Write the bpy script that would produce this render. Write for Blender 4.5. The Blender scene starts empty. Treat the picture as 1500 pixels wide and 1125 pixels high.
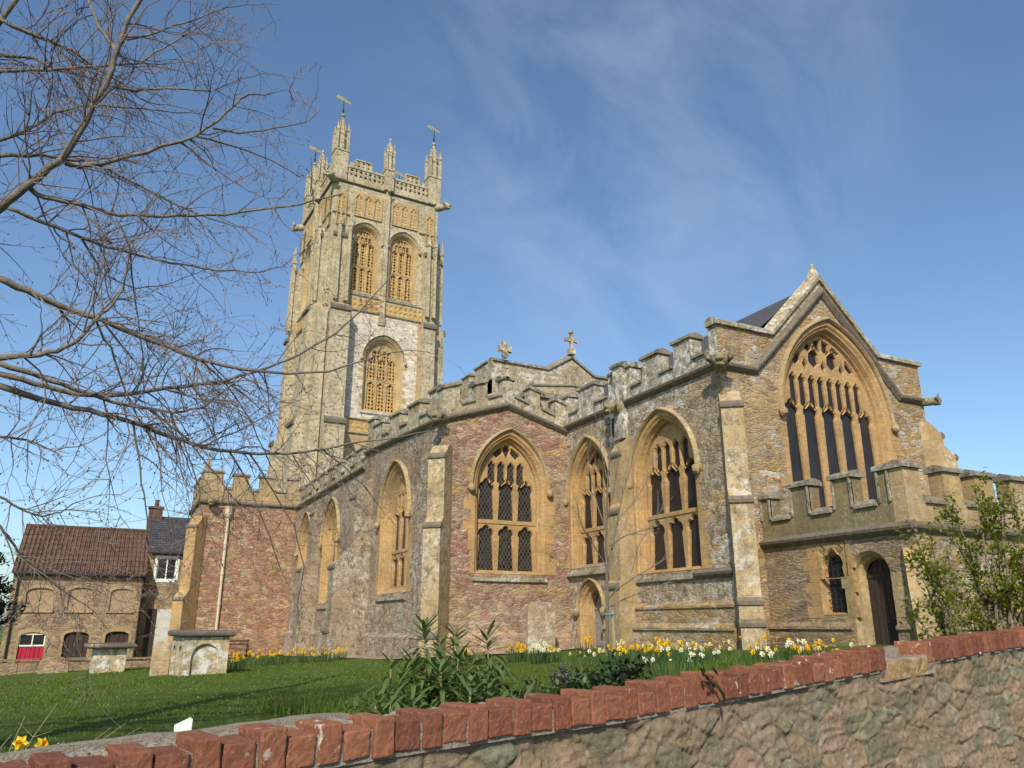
import bpy, bmesh, math, random
import numpy as np
from mathutils import Vector, Matrix
from mathutils.geometry import delaunay_2d_cdt
R = math.radians
random.seed(7); rng = np.random.default_rng(7)
sc = bpy.context.scene
COL = sc.collection

# ------------------------------------------------------------------ camera
cd = bpy.data.cameras.new('camera'); cam = bpy.data.objects.new('camera', cd); COL.objects.link(cam)
cd.sensor_width = 36; cd.lens = 36*1140/1500; cd.clip_start = .05; cd.clip_end = 3000
cam.location = (0, 0, 0); cam.rotation_euler = (R(90+17.182), 0, R(-26.7)); sc.camera = cam
YAW = R(26.7); PIT = R(17.182)
FWD = Vector((math.sin(YAW)*math.cos(PIT), math.cos(YAW)*math.cos(PIT), math.sin(PIT)))
RT = Vector((math.cos(YAW), -math.sin(YAW), 0)); UPV = RT.cross(FWD)
def pt(px, py, Z):            # a picture measurement turned into a real point at forward distance Z
    return (FWD*1140 + RT*(px-750) + UPV*(562.5-py))*(Z/1140)

# ------------------------------------------------------------------ light
SUN_EL = R(37); SA = Vector((-.555, -.832, 0)).normalized()
to_sun = SA*math.cos(SUN_EL) + Vector((0, 0, math.sin(SUN_EL)))
w = bpy.data.worlds.new('World'); sc.world = w; w.use_nodes = True
nt = w.node_tree; nt.nodes.clear()
sky = nt.nodes.new('ShaderNodeTexSky'); sky.sky_type = 'NISHITA'; sky.sun_disc = False
sky.sun_elevation = SUN_EL; sky.sun_rotation = math.atan2(SA.x, SA.y)
sky.altitude = 60; sky.air_density = 1.0; sky.dust_density = 1.2; sky.ozone_density = 2.1
bg = nt.nodes.new('ShaderNodeBackground'); bg.inputs[1].default_value = .135
out = nt.nodes.new('ShaderNodeOutputWorld')
# thin cirrus, fixed to directions in the world
tc = nt.nodes.new('ShaderNodeTexCoord')
mp = nt.nodes.new('ShaderNodeMapping'); mp.inputs['Rotation'].default_value = (R(20), R(-38), R(30)); mp.inputs['Scale'].default_value = (2.2, 5.5, 3.0)
n1 = nt.nodes.new('ShaderNodeTexNoise'); n1.inputs['Scale'].default_value = 1.6; n1.inputs['Detail'].default_value = 9; n1.inputs['Roughness'].default_value = .62; n1.inputs['Distortion'].default_value = .5
n2 = nt.nodes.new('ShaderNodeVectorMath'); n2.operation = 'DOT_PRODUCT'; n2.inputs[1].default_value = pt(930, 170, 1).normalized()
rp = nt.nodes.new('ShaderNodeValToRGB'); rp.color_ramp.elements[0].position = .36; rp.color_ramp.elements[1].position = .80
rp2 = nt.nodes.new('ShaderNodeValToRGB'); rp2.color_ramp.elements[0].position = .93; rp2.color_ramp.elements[1].position = 1.0; rp2.color_ramp.interpolation = 'EASE'
mm = nt.nodes.new('ShaderNodeMath'); mm.operation = 'MULTIPLY'
mm2 = nt.nodes.new('ShaderNodeMath'); mm2.operation = 'MULTIPLY'; mm2.inputs[1].default_value = .20
mx = nt.nodes.new('ShaderNodeMix'); mx.data_type = 'RGBA'; mx.inputs['B'].default_value = (6.2, 6.6, 7.2, 1)
L = nt.links.new
L(tc.outputs['Generated'], mp.inputs[0]); L(mp.outputs[0], n1.inputs['Vector']); L(tc.outputs['Generated'], n2.inputs[0])
L(n1.outputs[0], rp.inputs[0]); L(n2.outputs['Value'], rp2.inputs[0]); L(rp.outputs[0], mm.inputs[0]); L(rp2.outputs[0], mm.inputs[1])
L(mm.outputs[0], mm2.inputs[0]); L(mm2.outputs[0], mx.inputs['Factor']); tint = nt.nodes.new('ShaderNodeMix'); tint.data_type = 'RGBA'; tint.blend_type = 'MULTIPLY'; tint.inputs['Factor'].default_value = 1; tint.inputs['B'].default_value = (.84, .95, 1.0, 1); L(sky.outputs[0], tint.inputs['A']); L(tint.outputs['Result'], mx.inputs['A']); L(mx.outputs['Result'], bg.inputs[0]); L(bg.outputs[0], out.inputs[0])
sd = bpy.data.lights.new('sun', 'SUN'); sd.energy = 3.7; sd.angle = R(.5); sd.color = (1, .92, .76)
so = bpy.data.objects.new('sun', sd); COL.objects.link(so); so.rotation_euler = (-to_sun).to_track_quat('-Z', 'Y').to_euler()
sc.view_settings.view_transform = 'Standard'; sc.view_settings.look = 'None'; sc.view_settings.gamma = 1; sc.view_settings.exposure = 0.30

# ------------------------------------------------------------------ materials
class NT:
    def __init__(s, name):
        s.m = bpy.data.materials.new(name); s.m.use_nodes = True; s.t = s.m.node_tree; s.t.nodes.clear()
        s.o = s.t.nodes.new('ShaderNodeOutputMaterial'); s.b = s.t.nodes.new('ShaderNodeBsdfPrincipled')
        s.t.links.new(s.b.outputs[0], s.o.inputs[0]); s.b.inputs['Specular IOR Level'].default_value = .15
        s.g = s.t.nodes.new('ShaderNodeNewGeometry'); s.pos = s.g.outputs['Position']
    def n(s, t): return s.t.nodes.new(t)
    def k(s, v, i):
        if hasattr(v, 'links') or isinstance(v, bpy.types.NodeSocket): s.t.links.new(v, i)
        elif v is not None: i.default_value = v
    def math(s, op, a, b=None, c=None, clamp=False):
        n = s.n('ShaderNodeMath'); n.operation = op; n.use_clamp = clamp; s.k(a, n.inputs[0]); s.k(b, n.inputs[1]); s.k(c, n.inputs[2]); return n.outputs[0]
    def vm(s, op, a, b=None, sc=None):
        n = s.n('ShaderNodeVectorMath'); n.operation = op; s.k(a, n.inputs[0]); s.k(b, n.inputs[1])
        if sc is not None: s.k(sc, n.inputs['Scale'])
        return n.outputs[0]
    def noise(s, v, scale, detail=4, rough=.55, col=False):
        n = s.n('ShaderNodeTexNoise'); s.k(v, n.inputs['Vector']); n.inputs['Scale'].default_value = scale; n.inputs['Detail'].default_value = detail; n.inputs['Roughness'].default_value = rough
        return n.outputs[1 if col else 0]
    def voro(s, v, scale=1, feat='F1', rnd=1):
        n = s.n('ShaderNodeTexVoronoi'); n.feature = feat; s.k(v, n.inputs['Vector']); n.inputs['Scale'].default_value = scale; n.inputs['Randomness'].default_value = rnd; return n
    def ramp(s, f, stops, mode='LINEAR'):
        n = s.n('ShaderNodeValToRGB'); s.k(f, n.inputs[0]); e = n.color_ramp.elements; n.color_ramp.interpolation = mode
        while len(e) < len(stops): e.new(.5)
        for el, (p, c) in zip(e, stops):
            el.position = p; el.color = (c, c, c, 1) if not isinstance(c, tuple) else (*c, 1)
        return n.outputs[0]
    def mix(s, f, a, b, bt='MIX'):
        n = s.n('ShaderNodeMix'); n.data_type = 'RGBA'; n.blend_type = bt
        c4 = lambda v: (*v, 1) if isinstance(v, tuple) and len(v) == 3 else v
        s.k(f, n.inputs['Factor']); s.k(c4(a), n.inputs['A']); s.k(c4(b), n.inputs['B']); return n.outputs['Result']
    def sep(s, v):
        n = s.n('ShaderNodeSeparateXYZ'); s.k(v, n.inputs[0]); return n.outputs
    def comb(s, x, y, z):
        n = s.n('ShaderNodeCombineXYZ'); s.k(x, n.inputs[0]); s.k(y, n.inputs[1]); s.k(z, n.inputs[2]); return n.outputs[0]
    def bump(s, h, dist=.02, st=1):
        n = s.n('ShaderNodeBump'); n.inputs['Distance'].default_value = dist; n.inputs['Strength'].default_value = st; s.k(h, n.inputs['Height']); s.t.links.new(n.outputs[0], s.b.inputs['Normal'])
    def fin(s, col, rough=.92, spec=None, metal=None):
        s.k((*col, 1) if isinstance(col, tuple) and len(col) == 3 else col, s.b.inputs['Base Color']); s.k(rough, s.b.inputs['Roughness'])
        if spec is not None: s.b.inputs['Specular IOR Level'].default_value = spec
        if metal: s.b.inputs['Metallic'].default_value = metal
        return s.m
    def wallu(s):     # horizontal run along whichever wall the face belongs to
        x, y, z = s.sep(s.pos)[0:3]; nx, ny, nz = s.sep(s.g.outputs['True Normal'])[0:3]
        f = s.math('GREATER_THAN', s.math('ABSOLUTE', nx), s.math('ABSOLUTE', ny))
        u = s.math('ADD', s.math('MULTIPLY', y, f), s.math('MULTIPLY', x, s.math('SUBTRACT', 1, f)))
        return u, z

def weather(q, c, lichen=.3, dark=.3, gold=.0):
    P = q.pos
    sp = q.noise(P, 11, 6, .7); area = q.noise(P, .9, 3, .6)
    m = q.math('MULTIPLY', q.ramp(sp, [(.53, 0), (.60, 1)]), q.ramp(area, [(.62-.35*lichen, 0), (.80-.35*lichen, 1)]))
    c = q.mix(q.math('MULTIPLY', m, .85), c, (.56, .54, .47))
    sp2 = q.noise(P, 30, 4, .7); m2 = q.math('MULTIPLY', q.ramp(sp2, [(.60, 0), (.66, 1)]), q.ramp(area, [(.45-.2*lichen, 0), (.8-.2*lichen, 1)]))
    c = q.mix(q.math('MULTIPLY', m2, .8), c, (.70, .69, .63))
    if lichen > .45:
        s3 = q.noise(q.vm('ADD', P, (7, 2, 5)), 4.2, 9, .74); ar = q.noise(q.vm('ADD', P, (1, 8, 2)), .55, 3, .6)
        c = q.mix(q.math('MULTIPLY', q.math('MULTIPLY', q.ramp(s3, [(.50, 0), (.555, 1)]), q.ramp(ar, [(.68-.4*lichen, 0), (.82-.4*lichen, 1)])), min(.95, lichen)), c, (.66, .645, .60))
        s4 = q.noise(q.vm('ADD', P, (3, 12, 9)), 4, 9, .76); c = q.mix(q.math('MULTIPLY', q.ramp(s4, [(.53, 0), (.60, 1)]), .85*min(1, dark*1.9)), c, (.085, .068, .05))
    st = q.noise(q.vm('MULTIPLY', P, (2.2, 2.2, .45)), 1.3, 5, .65)
    c = q.mix(q.math('MULTIPLY', q.ramp(st, [(.5, 0), (.72, 1)]), dark), c, (.085, .072, .055))
    if gold:
        gl = q.noise(q.vm('ADD', P, (13, 5, 3)), 3.3, 5, .7); c = q.mix(q.math('MULTIPLY', q.ramp(gl, [(.55, 0), (.68, 1)]), gold), c, (.46, .27, .06))
    return c

def rubble(name, pal, mortar=(.36, .28, .2), size=(.27, .27, .10), patch=None, lichen=.3, dark=.3, gold=0, depth=.034, blocks=.80, paleb=(.42, .33, .22), low=None, lowz=1.3):
    q = NT(name); P = q.pos
    d = q.vm('SCALE', q.vm('SUBTRACT', q.noise(P, 2.6, 3, .6, True), (.5, .5, .5)), None, .30)
    v = q.vm('DIVIDE', q.vm('ADD', P, d), size)
    a = q.voro(v, 1); e = q.voro(v, 1, 'DISTANCE_TO_EDGE').outputs['Distance']
    big = q.voro(q.vm('DIVIDE', q.vm('ADD', P, d), tuple(2.1*k for k in size)), 1)
    r, g, b = q.sep(a.outputs['Color'])[0:3]
    n = len(pal); c = q.ramp(r, [(i/n, k) for i, k in enumerate(pal)], 'CONSTANT')
    # a few big dressed blocks among the rubble
    bm = q.ramp(q.sep(big.outputs['Color'])[1], [(blocks, 0), (blocks+.01, 1)], 'CONSTANT')
    c = q.mix(bm, c, q.ramp(q.sep(big.outputs['Color'])[0], [(0, pal[0]), (.3, paleb), (.62, (.42, .27, .12))], 'CONSTANT'))
    c = q.mix(1, c, q.ramp(g, [(0, .70), (1, 1.25)]), 'MULTIPLY')
    c = q.mix(1, c, q.ramp(q.noise(q.vm('MULTIPLY', P, (1, 1, 1.8)), 10, 7, .75), [(.25, .50), (.75, 1.42)]), 'MULTIPLY')
    c = q.mix(.45, c, q.mix(1, c, q.ramp(q.noise(P, 2.2, 4, .65), [(.3, .55), (.7, 1.45)]), 'MULTIPLY'))
    if patch:
        pn = q.noise(q.vm('ADD', P, (3, 9, 1)), .55, 3, .6)
        c = q.mix(q.math('MULTIPLY', q.ramp(pn, [(.46, 0), (.62, 1)]), .72), c, q.mix(1, q.ramp(g, [(0, .75), (1, 1.2)]), patch, 'MULTIPLY'))
    if low:
        zz = q.sep(P)[2]; lf = q.ramp(q.math('ADD', q.math('MULTIPLY', q.math('SUBTRACT', lowz, zz), .45), q.math('MULTIPLY', q.math('SUBTRACT', q.noise(P, 1.3, 5, .7), .5), 2.4)), [(.25, 0), (.6, 1)])
        c = q.mix(q.math('MULTIPLY', lf, .75), c, q.mix(1, q.mix(b, low, (low[0]*1.12, low[1]*.86, low[2]*.74)), q.ramp(g, [(0, .62), (1, 1.3)]), 'MULTIPLY'))
    mw = q.math('ADD', .02, q.math('MULTIPLY', q.noise(P, 5, 3), .16))
    mm_ = q.math('SUBTRACT', 1, q.math('DIVIDE', e, mw, clamp=True), clamp=True)
    mm_ = q.math('MULTIPLY', mm_, q.math('SUBTRACT', 1, q.math('MULTIPLY', bm, .7)))
    c = q.mix(q.math('MULTIPLY', mm_, .6), c, q.mix(1, mortar, q.ramp(q.noise(P, 8, 4), [(.3, .7), (.7, 1.2)]), 'MULTIPLY'))
    c = weather(q, c, lichen, dark, gold)
    h = q.math('ADD', q.math('MULTIPLY', q.math('MINIMUM', e, .16), 3), q.math('MULTIPLY', q.noise(P, 14, 8, .75), 1.6))
    h = q.math('ADD', h, q.math('MULTIPLY', b, .5)); q.bump(h, depth)
    return q.fin(c, .95)

def ashlar(name, c1, c2, bw=.62, bh=.30, mortar=(.40, .31, .19), lichen=.25, dark=.3, gold=0, msz=.010, depth=.02, streak=None):
    q = NT(name); u, z = q.wallu(); P = q.pos
    b = q.n('ShaderNodeTexBrick'); q.k(q.comb(u, z, 0.), b.inputs['Vector']); b.inputs['Scale'].default_value = 1
    b.inputs['Color1'].default_value = (*c1, 1); b.inputs['Color2'].default_value = (*c2, 1); b.inputs['Mortar'].default_value = (*mortar, 1)
    b.inputs['Mortar Size'].default_value = msz; b.inputs['Brick Width'].default_value = bw; b.inputs['Row Height'].default_value = bh; b.inputs['Mortar Smooth'].default_value = .3
    c = q.mix(1, b.outputs[0], q.ramp(q.noise(P, 9, 8, .78), [(.25, .55), (.75, 1.4)]), 'MULTIPLY')
    c = q.mix(1, c, q.ramp(q.noise(P, 1.1, 4, .6), [(.3, .78), (.7, 1.2)]), 'MULTIPLY')
    c = weather(q, c, lichen, dark, gold)
    h = q.math('ADD', q.math('MULTIPLY', b.outputs['Fac'], -.6), q.math('MULTIPLY', q.noise(P, 22, 6, .7), .9)); q.bump(h, depth)
    return q.fin(c, .93)

def plain(name, c, rough=.8, var=.25, scale=12, spec=None, metal=None, bump=.006):
    q = NT(name); k = q.mix(1, c, q.ramp(q.noise(q.pos, scale, 5, .65), [(.25, 1-var), (.75, 1+var)]), 'MULTIPLY')
    if bump: q.bump(q.noise(q.pos, scale*2.5, 5, .65), bump)
    return q.fin(k, rough, spec, metal)

HAM = (.45, .275, .115); HAM2 = (.385, .245, .12)
M = {}
M['pink'] = rubble('pink_rubble', [(.36, .19, .135), (.40, .245, .18), (.30, .15, .11), (.42, .30, .20), (.36, .255, .17), (.34, .21, .165)], (.43, .32, .23), (.25, .25, .09), (.37, .28, .18), .3, .28, .14, low=(.43, .345, .25))
M['pinkwall'] = rubble('red_rubble', [(.37, .19, .125), (.40, .235, .155), (.31, .155, .10), (.42, .275, .17), (.35, .22, .15)], (.42, .28, .19), (.24, .24, .10), None, .12, .30, .12)
M['greypink'] = rubble('weathered_rubble', [(.36, .22, .155), (.30, .225, .16), (.38, .285, .19), (.27, .19, .14), (.40, .25, .16)], (.33, .27, .20), (.26, .26, .10), (.29, .225, .155), .56, .36, .2, low=(.38, .315, .235), lowz=2.2)
M['butt'] = ashlar('grey_buttress_rubble', (.33, .25, .165), (.28, .21, .14), .42, .2, (.36, .29, .2), .50, .45, .15)
M['tan'] = rubble('tan_rubble', [(.40, .28, .155), (.36, .27, .18), (.44, .36, .26), (.42, .28, .13), (.34, .22, .16), (.38, .31, .23)], (.42, .33, .22), (.30, .30, .09), (.42, .285, .13), .42, .30, .2, blocks=.62, paleb=(.50, .43, .34))
M['grey'] = rubble('lichened_rubble', [(.36, .255, .165), (.41, .315, .205), (.29, .195, .125), (.42, .325, .21), (.37, .245, .15)], (.36, .31, .24), (.34, .34, .13), (.34, .25, .145), .74, .40, .15, low=(.40, .30, .20), lowz=1.2)
M['thin'] = rubble('thin_bedded_rubble', [(.36, .265, .175), (.32, .24, .17), (.40, .31, .20), (.31, .205, .145)], (.40, .31, .21), (.34, .34, .065), (.36, .26, .14), .12, .3, .1, depth=.045)
M['ham'] = ashlar('ham_stone', HAM, HAM2, .55, .33, (.50, .36, .2), .05, .2, .0)
M['hamb'] = ashlar('golden_buttress_stone', (.42, .305, .165), (.37, .27, .15), .55, .33, (.48, .38, .24), .5, .35, .15)
M['hamg'] = ashlar('weathered_ham_stone', (.40, .275, .13), (.36, .27, .16), .6, .32, (.42, .33, .2), .3, .38, .15)
M['par'] = ashlar('lichened_parapet_stone', (.37, .285, .165), (.33, .26, .16), .6, .3, (.36, .29, .19), .66, .42, .2)
M['parw'] = ashlar('white_lichened_parapet_stone', (.36, .32, .25), (.31, .265, .20), .5, .22, (.36, .31, .23), .95, .5, .1)
M['parv'] = ashlar('brown_parapet_stone', (.235, .18, .095), (.205, .165, .095), .9, .42, (.25, .2, .12), .2, .55, .1)
M['cap'] = ashlar('weathered_coping_stone', (.26, .225, .165), (.23, .20, .15), .8, 3, (.22, .19, .14), .5, .5, .1)
M['dcap'] = plain('shade_dark_moulding', (.17, .14, .105), .95, .4, 7, bump=.02)  # dark colour stands in for shadow lines under string courses and set-offs
M['tow'] = ashlar('pale_tower_stone', (.48, .405, .265), (.44, .36, .22), .7, .36, (.43, .37, .26), .5, .42, .2)
M['tow2'] = ashlar('golden_tower_stone', (.46, .325, .155), (.43, .32, .18), .6, .34, (.44, .32, .17), .1, .2, .2)
M['white'] = rubble('limewashed_rubble', [(.60, .53, .44), (.56, .50, .41), (.62, .55, .45), (.52, .44, .36)], (.60, .54, .45), (.4, .4, .13), (.54, .455, .35), .1, .16, .10, depth=.012, blocks=.985, paleb=(.55, .48, .4))
M['lat'] = plain('pierced_golden_stone', (.50, .315, .12), .95, .3, 5, bump=.02)
M['house'] = rubble('house_rubble', [(.35, .235, .145), (.31, .21, .14), (.38, .27, .165), (.29, .185, .125)], (.38, .29, .19), (.30, .30, .12), (.34, .26, .15), .0, .3, .1)
M['housedress'] = ashlar('house_dressed_stone', (.39, .28, .155), (.36, .25, .14), .5, .25, (.4, .3, .18), .0, .2)
M['blank'] = plain('blocked_window_plaster', (.34, .235, .15), .9, .2, 3)
M['tomb'] = ashlar('lichened_tomb_stone', (.42, .32, .18), (.40, .32, .19), 3, 2, (.4, .33, .2), .98, .3, .4)
M['stele'] = ashlar('mottled_headstone', (.36, .255, .16), (.34, .25, .16), 3, 2, (.4, .33, .2), .80, .3, .3)
M['tombtop'] = ashlar('dark_ledger_stone', (.16, .12, .105), (.15, .115, .10), 3, 2, (.15, .12, .1), .3, .3)
M['gargoyle'] = plain('mossy_carved_stone', (.26, .215, .13), .95, .5, 9, bump=.03)
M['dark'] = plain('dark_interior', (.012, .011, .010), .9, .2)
M['lead'] = plain('lead', (.17, .18, .19), .6, .2)
M['gold'] = plain('gilded_copper', (.95, .72, .36), .45, .15, 6, .5, .8, 0)
M['iron'] = plain('dark_iron', (.03, .03, .032), .6, .3)
M['cream'] = plain('cream_painted_iron', (.56, .49, .35), .5, .15, 8, .4)
M['doorg'] = plain('silvered_oak', (.27, .245, .225), .9, .45, 18, bump=.02)
M['doord'] = plain('dark_oak', (.050, .032, .026), .75, .5, 14, .3, bump=.02)
M['red'] = plain('red_door_paint', (.42, .012, .045), .4, .1, 6, .4)
M['wpaint'] = plain('white_paint', (.72, .72, .70), .5, .08, 6, .4)
M['benchw'] = plain('brown_bench_wood', (.10, .055, .04), .8, .4, 20)
M['mortar'] = plain('grey_mortar', (.31, .265, .21), .95, .35, 25, bump=.02)
M['path'] = rubble('path_stones', [(.38, .27, .21), (.42, .33, .26), (.34, .25, .19), (.44, .36, .30)], (.40, .31, .25), (.3, .3, .2), None, .3, .25)
M['road'] = plain('asphalt', (.05, .05, .05), .9, .3, 40, bump=.01)

def glassmat():
    q = NT('leaded_glass'); u, z = q.wallu()
    a = q.math('MULTIPLY', u, 7.6); b = q.math('MULTIPLY', z, 4.6)
    def ln(v):
        f = q.math('ABSOLUTE', q.math('SUBTRACT', q.math('FRACT', v), .5)); return q.ramp(f, [(.40, 0), (.46, 1)])
    l = q.math('MAXIMUM', ln(q.math('ADD', a, b)), ln(q.math('SUBTRACT', a, b)))
    cell = q.voro(q.comb(q.math('FLOOR', q.math('ADD', a, b)), q.math('FLOOR', q.math('SUBTRACT', a, b)), 0.), 1.7)
    c = q.mix(l, q.mix(1, (.020, .017, .016), q.ramp(cell.outputs['Distance'], [(0, .4), (1, 2.2)]), 'MULTIPLY'), (.10, .085, .068))
    q.bump(q.noise(q.pos, 4, 2), .03); return q.fin(c, q.ramp(l, [(0, .22), (1, .7)]), .35)
M['glass'] = glassmat()
def barglass():
    q = NT('plain_dark_glass'); return q.fin(q.mix(q.noise(q.pos, 3, 2), (.012, .011, .013), (.035, .030, .030)), .25, .35)
M['glassd'] = barglass()
def tiles(name, c1, c2, sx, sz):
    q = NT(name); x, y, z = q.sep(q.pos)[0:3]
    b = q.n('ShaderNodeTexBrick'); q.k(q.comb(x, z, 0.), b.inputs['Vector']); b.inputs['Scale'].default_value = 1; b.inputs['Brick Width'].default_value = sx; b.inputs['Row Height'].default_value = sz
    b.inputs['Color1'].default_value = (*c1, 1); b.inputs['Color2'].default_value = (*c2, 1); b.inputs['Mortar'].default_value = (c1[0]*.35, c1[1]*.35, c1[2]*.35, 1); b.inputs['Mortar Size'].default_value = .012; b.offset = 0 if 'clay' in name else .5
    c = q.mix(1, b.outputs[0], q.ramp(q.noise(q.pos, 3, 6, .7), [(.25, .55), (.75, 1.4)]), 'MULTIPLY')
    ln_ = q.noise(q.pos, 1.6, 5, .7); c = q.mix(q.math('MULTIPLY', q.ramp(ln_, [(.56, 0), (.7, 1)]), .5), c, (.13, .11, .075))
    q.bump(b.outputs['Fac'], -.03); return q.fin(c, .9)
M['clay'] = tiles('clay_pantiles', (.15, .088, .064), (.115, .068, .05), .24, .30)
M['slate'] = tiles('grey_slates', (.075, .075, .085), (.055, .055, .065), .3, .16)
M['slatey'] = plain('chancel_slates', (.085, .078, .085), .7, .3, 5, bump=.02)
def brickmat():
    q = NT('red_coping_brick'); P = q.pos
    at = q.n('ShaderNodeAttribute'); at.attribute_name = 'tone'
    c = q.mix(at.outputs['Fac'], (.17, .058, .034), (.30, .118, .062))
    c = q.mix(1, c, q.ramp(q.noise(P, 22, 6, .75), [(.25, .6), (.75, 1.3)]), 'MULTIPLY')
    c = q.mix(q.math('MULTIPLY', q.ramp(q.noise(P, 5, 4, .6), [(.5, 0), (.7, 1)]), .45), c, (.16, .075, .05))
    a = q.math('MULTIPLY', q.ramp(q.noise(P, 13, 5, .65), [(.60, 0), (.645, 1)]), q.ramp(q.noise(P, 1.5, 2), [(.5, 0), (.6, 1)]))
    c = q.mix(q.math('MULTIPLY', a, .85), c, (.60, .55, .46))
    c = q.mix(q.math('MULTIPLY', q.ramp(q.noise(P, 45, 4, .7), [(.60, 0), (.68, 1)]), .5), c, (.38, .27, .19))
    q.bump(q.noise(P, 60, 6, .75), .006); return q.fin(c, .85, .25)
M['brick'] = brickmat()
def stonewall():
    q = NT('boundary_rubble_stone'); P = q.pos
    at = q.n('ShaderNodeAttribute'); at.attribute_name = 'stone'; mo = q.n('ShaderNodeAttribute'); mo.attribute_name = 'joint'
    c = q.ramp(at.outputs['Fac'], [(0, (.29, .215, .135)), (.18, (.24, .20, .135)), (.34, (.34, .24, .165)), (.5, (.205, .18, .12)), (.66, (.30, .215, .135)), (.84, (.265, .24, .165))], 'CONSTANT')
    c = q.mix(1, c, q.ramp(q.noise(P, 9, 7, .75), [(.25, .55), (.75, 1.4)]), 'MULTIPLY')
    c = q.mix(q.math('MULTIPLY', q.ramp(q.noise(P, 3.2, 6, .7), [(.5, 0), (.66, 1)]), .6), c, (.20, .185, .115))
    c = q.mix(q.math('MULTIPLY', q.ramp(q.noise(q.vm('ADD', P, (4, 1, 7)), 2.4, 7, .72), [(.52, 0), (.64, 1)]), .6), c, (.36, .25, .17))
    c = q.mix(q.math('MULTIPLY', q.ramp(q.noise(q.vm('ADD', P, (9, 3, 2)), 4.2, 7, .72), [(.58, 0), (.66, 1)]), .5), c, (.33, .335, .26))
    c = q.mix(q.math('MULTIPLY', mo.outputs['Fac'], .75), c, (.185, .145, .095))
    c = q.mix(q.math('MULTIPLY', q.ramp(q.noise(P, 16, 6, .7), [(.60, 0), (.66, 1)]), .6), c, (.42, .40, .33))
    q.bump(q.math('ADD', q.noise(P, 30, 8, .75), q.noise(P, 90, 4, .7)), .012); return q.fin(c, .95)
M['bwall'] = stonewall()
def grassmat():
    q = NT('lawn_grass'); P = q.pos
    c = q.ramp(q.noise(P, .55, 4, .6), [(.3, (.082, .130, .016)), (.7, (.118, .170, .026))])
    c = q.mix(1, c, q.ramp(q.noise(P, 7, 6, .7), [(.25, .6), (.75, 1.35)]), 'MULTIPLY')
    q.bump(q.noise(P, 40, 6, .8), .05); return q.fin(c, .9)
M['lawn'] = grassmat()
def leafmat(name, c1, c2, tr=.25, rough=.5):
    q = NT(name); oi = q.n('ShaderNodeObjectInfo')
    c = q.mix(q.noise(q.pos, 9, 3), c1, c2); q.fin(c, rough, .3)
    t = q.n('ShaderNodeBsdfTranslucent'); q.k(q.mix(1, c, (1.3, 1.35, .6), 'MULTIPLY'), t.inputs[0]); ms = q.n('ShaderNodeMixShader'); ms.inputs[0].default_value = tr
    q.t.links.new(q.b.outputs[0], ms.inputs[1]); q.t.links.new(t.outputs[0], ms.inputs[2]); q.t.links.new(ms.outputs[0], q.o.inputs[0]); return q.m
M['blade'] = leafmat('grass_blade', (.085, .135, .016), (.135, .185, .03), .3)
M['daffleaf'] = leafmat('daffodil_leaf', (.040, .085, .030), (.065, .115, .04), .25)
M['euph'] = leafmat('long_dull_leaf', (.075, .125, .034), (.15, .205, .065), .3)
M['shrub'] = leafmat('fresh_spring_leaf', (.16, .20, .022), (.27, .29, .045), .45)
M['darkleaf'] = leafmat('dark_leaf', (.018, .028, .010), (.04, .045, .02), .15)
M['greyleaf'] = leafmat('grey_purple_leaf', (.10, .09, .10), (.07, .075, .06), .15)
M['yellow'] = leafmat('yellow_petal', (.78, .52, .015), (.82, .60, .03), .25)
M['orange'] = leafmat('orange_trumpet', (.80, .36, .01), (.78, .42, .01), .25)
M['whitep'] = leafmat('cream_petal', (.78, .74, .55), (.80, .78, .64), .25)
M['bark'] = plain('grey_bark', (.19, .165, .135), .95, .45, 20, bump=.01)
M['twig'] = plain('reddish_twig', (.19, .145, .125), .9, .35, 15, bump=0)
M['straw'] = plain('dry_stem', (.30, .25, .15), .9, .3, 15, bump=0)
# ------------------------------------------------------------------ mesh helpers
class Fr:        # a wall frame: u along the wall, d out of it, z up
    def __init__(s, o, u, n): s.o = Vector(o); s.u = Vector(u).normalized(); s.n = Vector(n).normalized()
    def P(s, u, d, z): return s.o + s.u*u + s.n*d + Vector((0, 0, z))
def FA(y): return Fr((0, y, 0), (1, 0, 0), (0, -1, 0))
def FB(x): return Fr((x, 0, 0), (0, 1, 0), (-1, 0, 0))
def FE(x): return Fr((x, 0, 0), (0, 1, 0), (1, 0, 0))
def FW(y): return Fr((0, y, 0), (1, 0, 0), (0, 1, 0))
def inside(p, poly):
    c = False; n = len(poly)
    for i in range(n):
        a, b = poly[i], poly[i-1]
        if (a[1] > p[1]) != (b[1] > p[1]) and p[0] < (b[0]-a[0])*(p[1]-a[1])/(b[1]-a[1])+a[0]: c = not c
    return c
def tess2(loops):       # triangulate an outline with holes; returns points and triangles
    vs = []; ed = []
    for l in loops:
        k = len(vs); vs += [Vector(q) for q in l]; ed += [(k+i, k+(i+1) % len(l)) for i in range(len(l))]
    r = delaunay_2d_cdt(vs, ed, [], 0, 1e-5); pts = [(v.x, v.y) for v in r[0]]; out = []
    bb = [(min(q[0] for q in l), max(q[0] for q in l), min(q[1] for q in l), max(q[1] for q in l)) for l in loops]
    for f in r[2]:
        c = (sum(pts[i][0] for i in f)/len(f), sum(pts[i][1] for i in f)/len(f))
        if inside(c, loops[0]) and not any(b_[0] <= c[0] <= b_[1] and b_[2] <= c[1] <= b_[3] and inside(c, h) for h, b_ in zip(loops[1:], bb[1:])): out.append(tuple(f))
    return pts, out
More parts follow.
